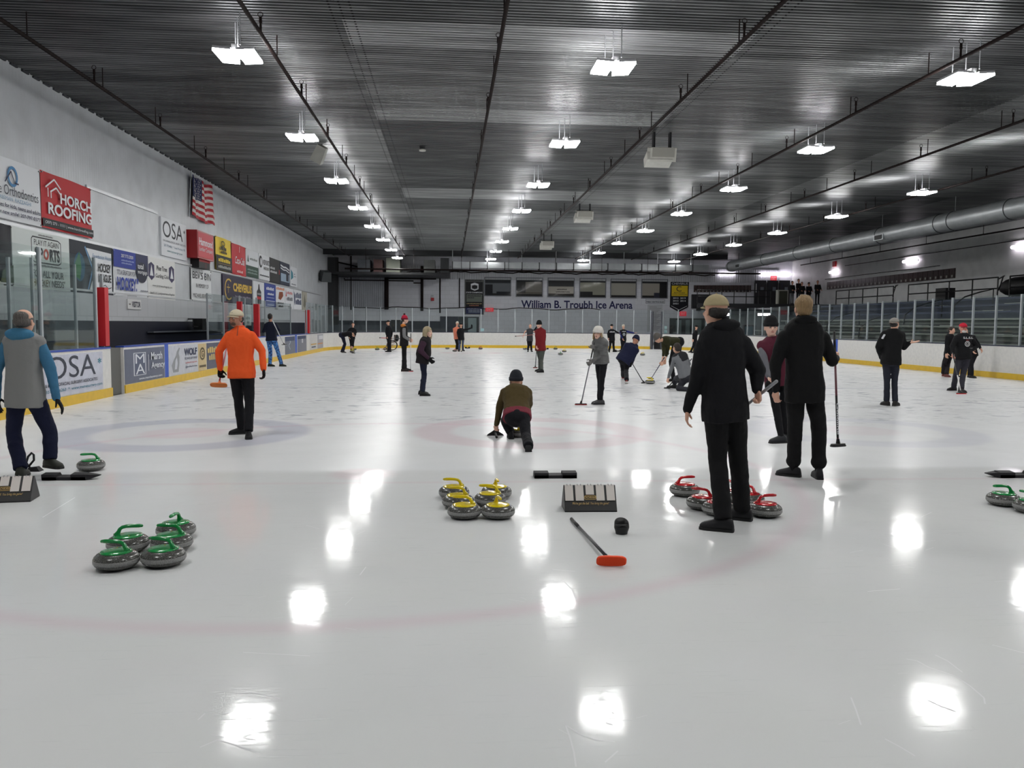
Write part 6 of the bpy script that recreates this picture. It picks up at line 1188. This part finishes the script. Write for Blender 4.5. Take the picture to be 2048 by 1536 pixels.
# ---- people watching from the upper level
for i, (hx, hy, yw_, lab) in enumerate(((1585, 565, 160, 'leftmost dark silhouetted onlooker on the upper level'), (1597.5, 561, 170, 'tallest dark silhouetted onlooker on the upper level, second from the left'), (1604, 567, 190, 'dark silhouetted onlooker in the middle of the upper level group'), (1618, 568, 180, 'dark silhouetted onlooker with bushy hair, fourth from the left upstairs'), (1635.5, 564, 200, 'rightmost dark silhouetted onlooker, standing apart on the upper level'))):
    Yp = YM+.55+.45*(i % 2); g = at_y(hx, hy, Yp); zf = zm
    sc = (g.z-zf)/1.62
    pt = lambda dx, dy, z: V((g.x+dx, Yp+dy, zf+z*sc))
    root = empty('person', (g.x, Yp, zf), lab, 'person', 'onlookers on the upper level'); fw = dirv(yw_); s = V((-fw.y, fw.x, 0)); s = s if s.x > 0 else -s
    b_ = MB(); L_, rot = head_parts(b_, g, yw_); b_.cone(pt(0, 0, 1.42), pt(0, 0, 1.56), .055, .05); torso(b_, pt(0, 0, .92), pt(0, 0, 1.42), s, inf=-.03)
    hs = {}
    for q in (-1, 1):
        sh_ = pt(0, 0, 1.38)+s*q*.17; e_ = pt(0, 0, 1.12)+s*q*.22-V((0, .08, 0)); w_ = pt(0, 0, 1.06)+s*q*.14-V((0, .3, 0)); hs[q] = (sh_, e_, w_)
        b_.cone(sh_, e_, .045, .036); b_.cone(e_, w_, .035, .026); hand(b_, w_, V((0, -1, -.2)), V((0, 0, -1)), V((1, 0, 0)), .6, 1.1, .012)
        b_.cone(pt(0, 0, .9)+s*q*.09, pt(0, 0, .5)+s*q*.1, .06, .045); b_.cone(pt(0, 0, .5)+s*q*.1, pt(0, 0, .08)+s*q*.1, .045, .03)
    remesh(b_.build('body', skin('tan'), root, smooth=True), .014, 2)
    m_ = MB(); torso(m_, pt(0, 0, .92), pt(0, 0, 1.42), s, inf=.03, hem=.12)
    for q in (-1, 1): a_, e_, w_ = hs[q]; m_.ball(a_, .07); m_.cone(a_, e_, .068, .058); m_.ball(e_, .058); m_.cone(e_, w_, .056, .045)
    remesh(m_.build('jacket', cloth(((20, 20, 24), (34, 22, 26), (22, 22, 26), (18, 20, 26), (20, 20, 22))[i]), root, smooth=True), .018, 4)
    m_ = MB()
    m_.ball(pt(0, 0, .9), (.17, .13, .1))
    for q in (-1, 1): m_.cone(pt(0, 0, .9)+s*q*.09, pt(0, 0, .5)+s*q*.1, .09, .065); m_.cone(pt(0, 0, .5)+s*q*.1, pt(0, 0, .06)+s*q*.1, .065, .055)
    remesh(m_.build('trousers', cloth(((96, 98, 100) if i in (0, 2) else (24, 24, 28))), root, smooth=True), .018, 4)
    for q in (-1, 1): shoe(pt(0, 0, 0)+s*q*.1, zf, 180, root, (20, 20, 22))
    hair('messy' if i == 3 else 'short', L_, rot, root, (22, 18, 18))
# ================================================================ STONES
def granite(name, c, c2, rough=.22):
    m, N, L, b = node_mat(name); g = NG(N, L); tc = N.new('ShaderNodeTexCoord')
    n1 = g.ramp(g.noise(tc.outputs['Object'], 260, 3), .42, .62); n2 = g.ramp(g.noise(tc.outputs['Object'], 150, 2), .60, .68)
    L.new(g.mix(n2, g.mix(n1, c, c2), (150, 150, 148)), b.inputs['Base Color']); b.inputs['Roughness'].default_value = rough; return m
GR = granite('granite', (58, 58, 56), (96, 96, 92)); GRB = granite('granite_band', (120, 120, 120), (158, 158, 156), .5)
CAPC = {'green': (16, 140, 66), 'yellow': (232, 208, 20), 'red': (196, 18, 32)}
def make_stone(col):
    t = empty('curling_stone', (0, 0, 0), 'x', 'curling stone')
    mb = MB(); mb.lathe([(.0, .006), (.06, .004), (.066, 0), (.075, .002), (.095, .006), (.12, .016), (.136, .03), (.1435, .044), (.1435, .07), (.137, .085), (.122, .099), (.10, .109), (.07, .113), (0, .113)], n=40); mb.build('granite_body', GR, t, smooth=True, local=True)
    mb = MB(); mb.lathe([(.1425, .0425), (.1448, .0445), (.1452, .057), (.1448, .0695), (.1425, .0715)], n=40); mb.build('striking_band', GRB, t, smooth=True, local=True)
    m = mat('cap_'+col, CAPC[col], .22, coat=.6)
    mb = MB(); mb.lathe([(.098, .107), (.101, .1125), (.097, .117), (.07, .1215), (.03, .124), (0, .1245)], n=36); cp = mb.build('cap_plate', m, t, smooth=True, local=True)
    mb = MB(); mb.tube([(-.074, 0, .116), (-.068, 0, .127), (-.06, 0, .142), (-.052, 0, .160), (-.036, 0, .173), (-.01, 0, .179), (.03, 0, .181), (.075, 0, .180), (.094, 0, .179)], [.026, .019, .0145, .013, .0125, .0125, .0135, .0135, .011], 12)
    mb.ball((.094, 0, .179), .011); mb.build('handle', m, t, smooth=True, local=True)
    mb = MB(); mb.cone((.02, -.055, .121), (.02, -.055, .1245), .006, .005, 8); mb.build('rivet', mat('brass', (200, 150, 60), .3, metal=.8), cp, local=True)
    return t
proto = {}
def stone(col, px, py, ang, label, group=None, z=.057):
    p = at_z(px, py, z); p.z = 0
    if col not in proto: o = proto[col] = make_stone(col)
    else: o = copy_tree(proto[col])
    o.location = p; o.rotation_euler = (0, 0, math.radians(ang)); o['label'] = label
    if group: o['group'] = group
    elif 'group' in o: del o['group']
    return o
G1 = 'green stones in the near left cluster'; G2 = 'yellow stones in the middle cluster'; G3 = 'red stones around the feet of the tan capped man'
stone('green', 233, 1119, 175, 'front left stone of the near green cluster', G1); stone('green', 327, 1113, 168, 'front right stone of the near green cluster', G1)
stone('green', 256, 1086, 8, 'left stone of the back pair in the near green cluster, handle pointing right', G1); stone('green', 343.5, 1084, 178, 'right middle stone of the near green cluster', G1)
stone('green', 352, 1059, -95, 'hindmost stone of the near green cluster, handle pointing to the camera', G1)
stone('green', 182, 930, 200, 'single green stone beside the foot of the man in the grey vest')
stone('yellow', 928.7, 1022, 172, 'front left stone of the yellow cluster', G2); stone('yellow', 996, 1022, -80, 'front right stone of the yellow cluster, handle pointing to the camera', G2)
stone('yellow', 916, 1002, 165, 'middle left stone of the yellow cluster', G2); stone('yellow', 980.5, 998, 170, 'middle right stone of the yellow cluster', G2)
stone('yellow', 908, 984, 178, 'back left stone of the yellow cluster', G2); stone('yellow', 993, 984, -85, 'back right stone of the yellow cluster, handle pointing to the camera', G2)
stone('red', 1369, 979, 5, 'leftmost red stone, clear of the others', G3); stone('red', 1405, 1005, 150, 'second red stone from the left, partly behind the black trousers', G3)
stone('red', 1437, 1016, 40, 'pale sided red stone mostly hidden behind the left shoe', G3); stone('red', 1530, 1019, 8, 'rightmost red stone, handle pointing right', G3)
stone('red', 1497, 998, 120, 'red stone behind the rightmost one, partly hidden by the trousers', G3); stone('red', 1463, 990, 90, 'red stone seen between the legs of the tan capped man', G3)
stone('green', 2007, 998, 175, 'left green stone at the right picture edge'); stone('green', 2062, 1012, 120, 'green stone cut off by the right picture edge')
stone('yellow', 1300, 764, 190, 'yellow handled stone being swept between the two brooms'); stone('yellow', 1036, 866, 90, 'yellow handled stone just released in front of the thrower')
G4 = 'small stones at the far end'
for c, x, y, a, lab in (('yellow', 704.5, 703, 0, 'nearest of three far stones beside the bent player'), ('yellow', 708.5, 698.5, 60, 'middle one of three far stones beside the bent player'), ('green', 715, 693.5, 20, 'farthest of three far stones beside the bent player'), ('green', 754.4, 698.5, 150, 'lone far stone left of the wheelchair'), ('yellow', 894.7, 696.5, 0, 'far stone left of the salmon shirted person'), ('red', 909.5, 701.5, 90, 'red far stone at the feet of the salmon shirted person'),
    ('red', 961, 697, 30, 'red far stone right of the raised arm player'), ('yellow', 1050, 697.5, 0, 'far stone left of the grey T-shirt player'), ('green', 1111, 697.5, 20, 'far stone right of the man in the dark red sweater, leftmost of three'), ('yellow', 1128.5, 702.5, 0, 'far stone right of the man in the dark red sweater, rightmost of three'), ('green', 1121, 708, 100, 'nearest of three far stones right of the man in the dark red sweater'), ('yellow', 1285, 709, 0, 'far stone between the navy sweeper and the green sweater'), ('red', 1334, 707.5, 0, 'far stone below the green sweater of the bending sweeper')):
    stone(c, x, y, a, lab, G4)
# ================================================================ SCOREBOARDS, HACKS, SMALL GEAR
PLB = mat('board_black', (17, 17, 20), .45); CARD = mat('card_white', (226, 218, 212), .5)
def flip_score(c, rz, label, w_=.462, d_=.26, h_=.215):
    t = empty('flip_scoreboard', (c.x, c.y, 0), label, 'scoreboard'); Rz = Matrix.Rotation(math.radians(rz), 3, 'Z'); g = lambda x, y, z: V((c.x, c.y, 0))+Rz @ V((x, y, z))
    hw = w_/2; mb = MB(); prof = [(-d_/2, .0), (-d_/2, .012), (-.012, h_), (.012, h_), (d_/2, .012), (d_/2, 0)]
    mb.loft([[g(-hw, y, z) for y, z in prof], [g(hw, y, z) for y, z in prof]]); mb.build('stand', PLB, t)
    sl = V((0, d_/2-.012, h_-.012)); L_ = math.hypot(sl.y, sl.z); u = V((1, 0, 0)); v = V((0, sl.y/L_, sl.z/L_)); nn = V((0, -sl.z/L_, sl.y/L_))
    for i in range(5):
        x0 = -hw+.008+i*(w_-.0)/5; x1 = x0+w_/5-.02; lo = .09 if i != 2 else .145; mb = MB()
        o = V((x0, -.012, h_)); b = o-v*(L_-lo); rel = [b+nn*.012, b+u*(x1-x0)+nn*.012, V((x1, -.012, h_+.004))+nn*.004, V((x0, -.012, h_+.004))+nn*.004]
        A = [g(*p) for p in rel]; B = [g(*(p-nn*.006)) for p in rel]; mb.loft([A, B]); cd_ = mb.build('number_card', CARD, t)
        for j in range(2):
            q = g((x0*(.7-.4*j)+x1*(.3+.4*j)), -.01, h_+.002); mb = MB(); mb.torus(q, Rz @ V((1, 0, 0)), .011, .0018, 12, 5); mb.build('ring', mat('ring_grey', (150, 150, 154), .3, metal=.7), cd_)
    O = g(-hw, -d_/2, .012); U = Rz @ V((w_, 0, 0)); Vv = Rz @ (v*L_); N = Rz @ nn
    GOLD = (210, 176, 110)
    decals([('l', GOLD, [(.40, .44), (.60, .44), (.62, .5), (.60, .58), (.40, .58), (.38, .5), (.40, .44)], .02), ('t', GOLD, 'TACHIKARA', .39, .47, .61, .555, .02), ('i', GOLD, "We've got the ball. You bring the game!", .15, .2, .85, .33, 0)], O, U, Vv, N, t, step=.004)
    return t
c = at_z(1179, 1008, .05); flip_score(V((c.x, c.y+.03, 0)), -1, 'black flip scoreboard with white cards right of the yellow stones')
c = at_z(12, 990, .05); flip_score(V((c.x+.0, c.y+.02, 0)), 9, 'black flip scoreboard with white cards cut by the left picture edge')
RUB = mat('rubber_black', (20, 19, 24), .65)
def hack(x0, x1, y, label, z=.06, nose=0):
    a = at_z(x0, y, 0); b = at_z(x1, y, 0); t = empty('hack', tuple((a+b)/2), label, 'hack'); L_ = b.x-a.x; Y = (a.y+b.y)/2; w3 = L_/3
    mb = MB(); mb.span((a.x, Y, 0), (b.x, Y+.16, z*.55)); mb.build('base', RUB, t)
    for i, (p, q) in enumerate(((a.x, a.x+w3), (b.x-w3, b.x))): mb = MB(); mb.loft([[(p, Y, .0), (q, Y, .0), (q, Y+.16, .0), (p, Y+.16, .0)], [(p-.004, Y, z), (q, Y, z), (q, Y+.1, z*1.15), (p-.004, Y+.1, z*1.15)]]); mb.build('foothold', RUB, t)
    if nose:
        e = b.x if nose > 0 else a.x; mb = MB(); mb.loft([[(e-.002*nose, Y, 0), (e-.002*nose, Y+.12, 0), (e-.002*nose, Y+.12, z), (e-.002*nose, Y, z)], [(e+.12*nose, Y+.06, z*.6), (e+.12*nose, Y+.1, z*.6), (e+.12*nose, Y+.1, z*.75), (e+.12*nose, Y+.06, z*.75)]]); mb.build('tip', RUB, t)
    return t
hack(1069, 1154, 957, 'black rubber hack tray behind the middle scoreboard'); hack(84, 170, 961, 'black rubber hack under the right foot of the man in the grey vest', nose=1); hack(2000, 2090, 956, 'black rubber hack at the right picture edge', nose=-1)
# loop handled stabilizer behind the left man's feet
c = gz(62, 943); t = empty('stabilizer', tuple(c), 'black stabilizer with a loop handle between the feet of the man in the grey vest', 'stabilizer')
mb = MB(); mb.loft([[(c.x-.05, c.y-.02, 0), (c.x+.1, c.y-.02, 0), (c.x+.1, c.y+.08, 0), (c.x-.05, c.y+.08, 0)], [(c.x-.03, c.y, .04), (c.x+.06, c.y, .05), (c.x+.06, c.y+.06, .05), (c.x-.03, c.y+.06, .04)]]); mb.build('foot', RUB, t)
mb = MB(); mb.tube([c+V((-.02, .03, .03)), c+V((-.06, .03, .09)), c+V((-.04, .03, .16)), c+V((.0, .03, .2)), c+V((.02, .03, .18)), c+V((.02, .03, .12)), c+V((-.03, .03, .06))], .012, 8); mb.build('handle', RUB, t, smooth=True)
# broom lying on the ice with its orange pad facing the camera
pc = at_z(1223, 1135, 0); top_ = at_z(1143, 1038, .015)
bp = pc+V((0, 0, .04))
broom('broom lying on the ice, bright orange pad standing up towards the camera', top_, bp, shaft=(34, 34, 38), grip=(16, 16, 18), pad=(246, 74, 26), head=(240, 110, 80), padw=.205, ang=90, tiltn=(.05, 1, .30), r=.0125)
d_ = (top_-bp); decals([('x', (190, 190, 194), 0, 0, 1, 1, 9)], bp+d_*.12+V((0, -.0, .0135)), d_*.2, V((.012, .006, 0)), V((0, 0, 1)), [o for o in bpy.data.objects if o.name.startswith('shaft')][-1], step=.001)
decals([('x', (200, 200, 204), 0, 0, 1, 1, 14)], bp+d_*.5+V((0, -.0, .0135)), d_*.28, V((.012, .006, 0)), V((0, 0, 1)), [o for o in bpy.data.objects if o.name.startswith('shaft')][-1], step=.001)
# rubber gripper standing on the ice
c = gz(1246, 1071)+V((0, .055, 0)); t = empty('rubber_gripper', tuple(c), 'small black rubber gripper shaped like a cup, right of the scoreboard', 'gripper')
mb = MB(); n = 32; rings = []
for z, r in ((0, .046), (.02, .05), (.05, .06), (1, .058)):
    rings.append([c+V((r*math.cos(2*PI*j/n), r*.85*math.sin(2*PI*j/n), z if z < 1 else .075+.045*max(0, math.sin(2*PI*j/n))**.7*1.0+.012*max(0, -math.sin(2*PI*j/n)))) for j in range(n)])
inn = [[c+(p-c)*.86+V((0, 0, .0)) for p in r_] for r_ in (rings[3], rings[2], rings[1])]
for k, r_ in enumerate(inn):
    for j in range(n): r_[j].z = rings[3-k][j].z
mb.loft(rings+inn); mb.build('cup', mat('gripper_black', (16, 16, 17), .45), t, smooth=True)
mb = MB(); mb.tube([c+V((.05*math.cos(a), -.042*abs(math.sin(a))-.01, .03+.045*math.sin(a))) for a in [i*PI/10 for i in range(11)]], .0035, 6); mb.build('rim', mat('gripper_black', (16, 16, 17)), t)
# wheelchair at the far end
c = gz(784, 700.5); t = empty('wheelchair', tuple(c), 'wheelchair standing behind the player in black at the far left', 'wheelchair'); RIM = mat('rim', (150, 130, 120), .3, metal=.6)
for q in (-1, 1):
    wc = c+V((.02, q*.26, .31)); mb = MB(); mb.torus(wc, (0, 1, 0), .29, .02, 28, 6); wl = mb.build('wheel', mat('tyre', (20, 20, 22), .7), t, smooth=True)
    for k in range(8): mb = MB(); a = k*PI/4; mb.cone(wc, wc+V((.28*math.cos(a), 0, .28*math.sin(a))), .005, n=5); mb.build('spoke', RIM, wl)
    mb = MB(); mb.torus(c+V((-.42, q*.2, .08)), (0, 1, 0), .07, .02, 16, 6); mb.build('castor', mat('tyre', (20, 20, 22)), t)
    mb = MB(); mb.tube([c+V((.22, q*.24, .95)), c+V((.16, q*.24, .5)), c+V((-.25, q*.24, .5)), c+V((-.38, q*.22, .15)), c+V((-.5, q*.18, .08))], .018, 6); mb.build('frame', RIM, t)
mb = MB(); mb.span((c.x-.25, c.y-.23, .48), (c.x+.16, c.y+.23, .54)); mb.build('seat', mat('matt_black', (14, 14, 16)), t)
mb = MB(); mb.span((c.x+.14, c.y-.23, .54), (c.x+.2, c.y+.23, .95)); mb.build('backrest', mat('matt_black', (14, 14, 16)), t)
mb = MB(); mb.span((c.x-.6, c.y-.18, .05), (c.x-.42, c.y+.18, .08)); mb.build('footrest', RIM, t)
mb = MB(); mb.ball((c.x+.3, c.y, .75), (.13, .2, .22)); mb.build('bag', mat('bag_black', (18, 18, 20), .8), t, smooth=True)
# black hacks lying at the far end
for x0, x1, y, lab in ((930, 940, 697, 'small black hack beside the jeans player'), (1088, 1097, 699, 'small black hack right of the man in the dark red sweater'), (1227, 1246, 703, 'small black hack at the feet of the pointing player')):
    hack(x0, x1, y, lab, z=.1)
# scratches: long thin cuts lying on the ice
rs = random.Random(11); mb = MB()
def scr(pts, wd=.0035):
    P_ = [gz(*p) for p in pts]
    for a, b in zip(P_, P_[1:]):
        d = b-a
        if d.length < 1e-4: continue
        n_ = V((-d.y, d.x, 0)).normalized()*wd; mb.add([a+n_+V((0, 0, .0008)), a-n_+V((0, 0, .0008)), b-n_+V((0, 0, .0008)), b+n_+V((0, 0, .0008))], [(0, 1, 2, 3)])
scr([(1131, 1450), (1140, 1475), (1148, 1505), (1152, 1534)]); scr([(1131, 1450), (1158, 1468), (1190, 1480), (1230, 1484)]); scr([(1236, 1502), (1210, 1525)]); scr([(1813, 1318), (1834, 1322), (1858, 1335), (1880, 1342)]); scr([(1880, 1342), (1910, 1352), (1940, 1372), (1968, 1396), (1970, 1408)]); scr([(1870, 1310), (1895, 1322), (1925, 1345)])
scr([(1985, 1290), (2048, 1306)]); scr([(1855, 1400), (1880, 1412), (1910, 1423)]); scr([(1770, 1478), (1800, 1494), (1830, 1512)]); scr([(1735, 1183), (1800, 1178)]); scr([(1702, 1395), (1712, 1420), (1722, 1450)]); scr([(486, 1305), (620, 1312)]); scr([(470, 1388), (505, 1385), (560, 1397)]); scr([(396, 1440), (410, 1427)]); scr([(400, 1495), (435, 1480), (470, 1490), (520, 1508)]); scr([(1105, 1139), (1150, 1143)]); scr([(1125, 1160), (1145, 1180), (1153, 1200)]); scr([(720, 1150), (732, 1134)]); scr([(85, 1035), (150, 995)])
for k in range(70):
    cx, cy = rs.choice(((500, 1460), (1190, 1440), (1840, 1420), (610, 1210), (1110, 1210), (680, 1085), (1060, 1080), (1790, 1090), (2030, 1220))); x = cx+rs.gauss(0, 40); y = cy+rs.gauss(0, 38); L_ = rs.uniform(5, 32); a = rs.gauss(0, .35)
    if y < 1530: scr([(x, y), (x+L_*math.cos(a), y+L_*math.sin(a)*.6)], .0016)
tag(mb.build('ice_scratches', mat('scratch_white', (228, 228, 230), .9), None), 'thin white scratches cut into the near ice', 'scratches', kind='stuff')
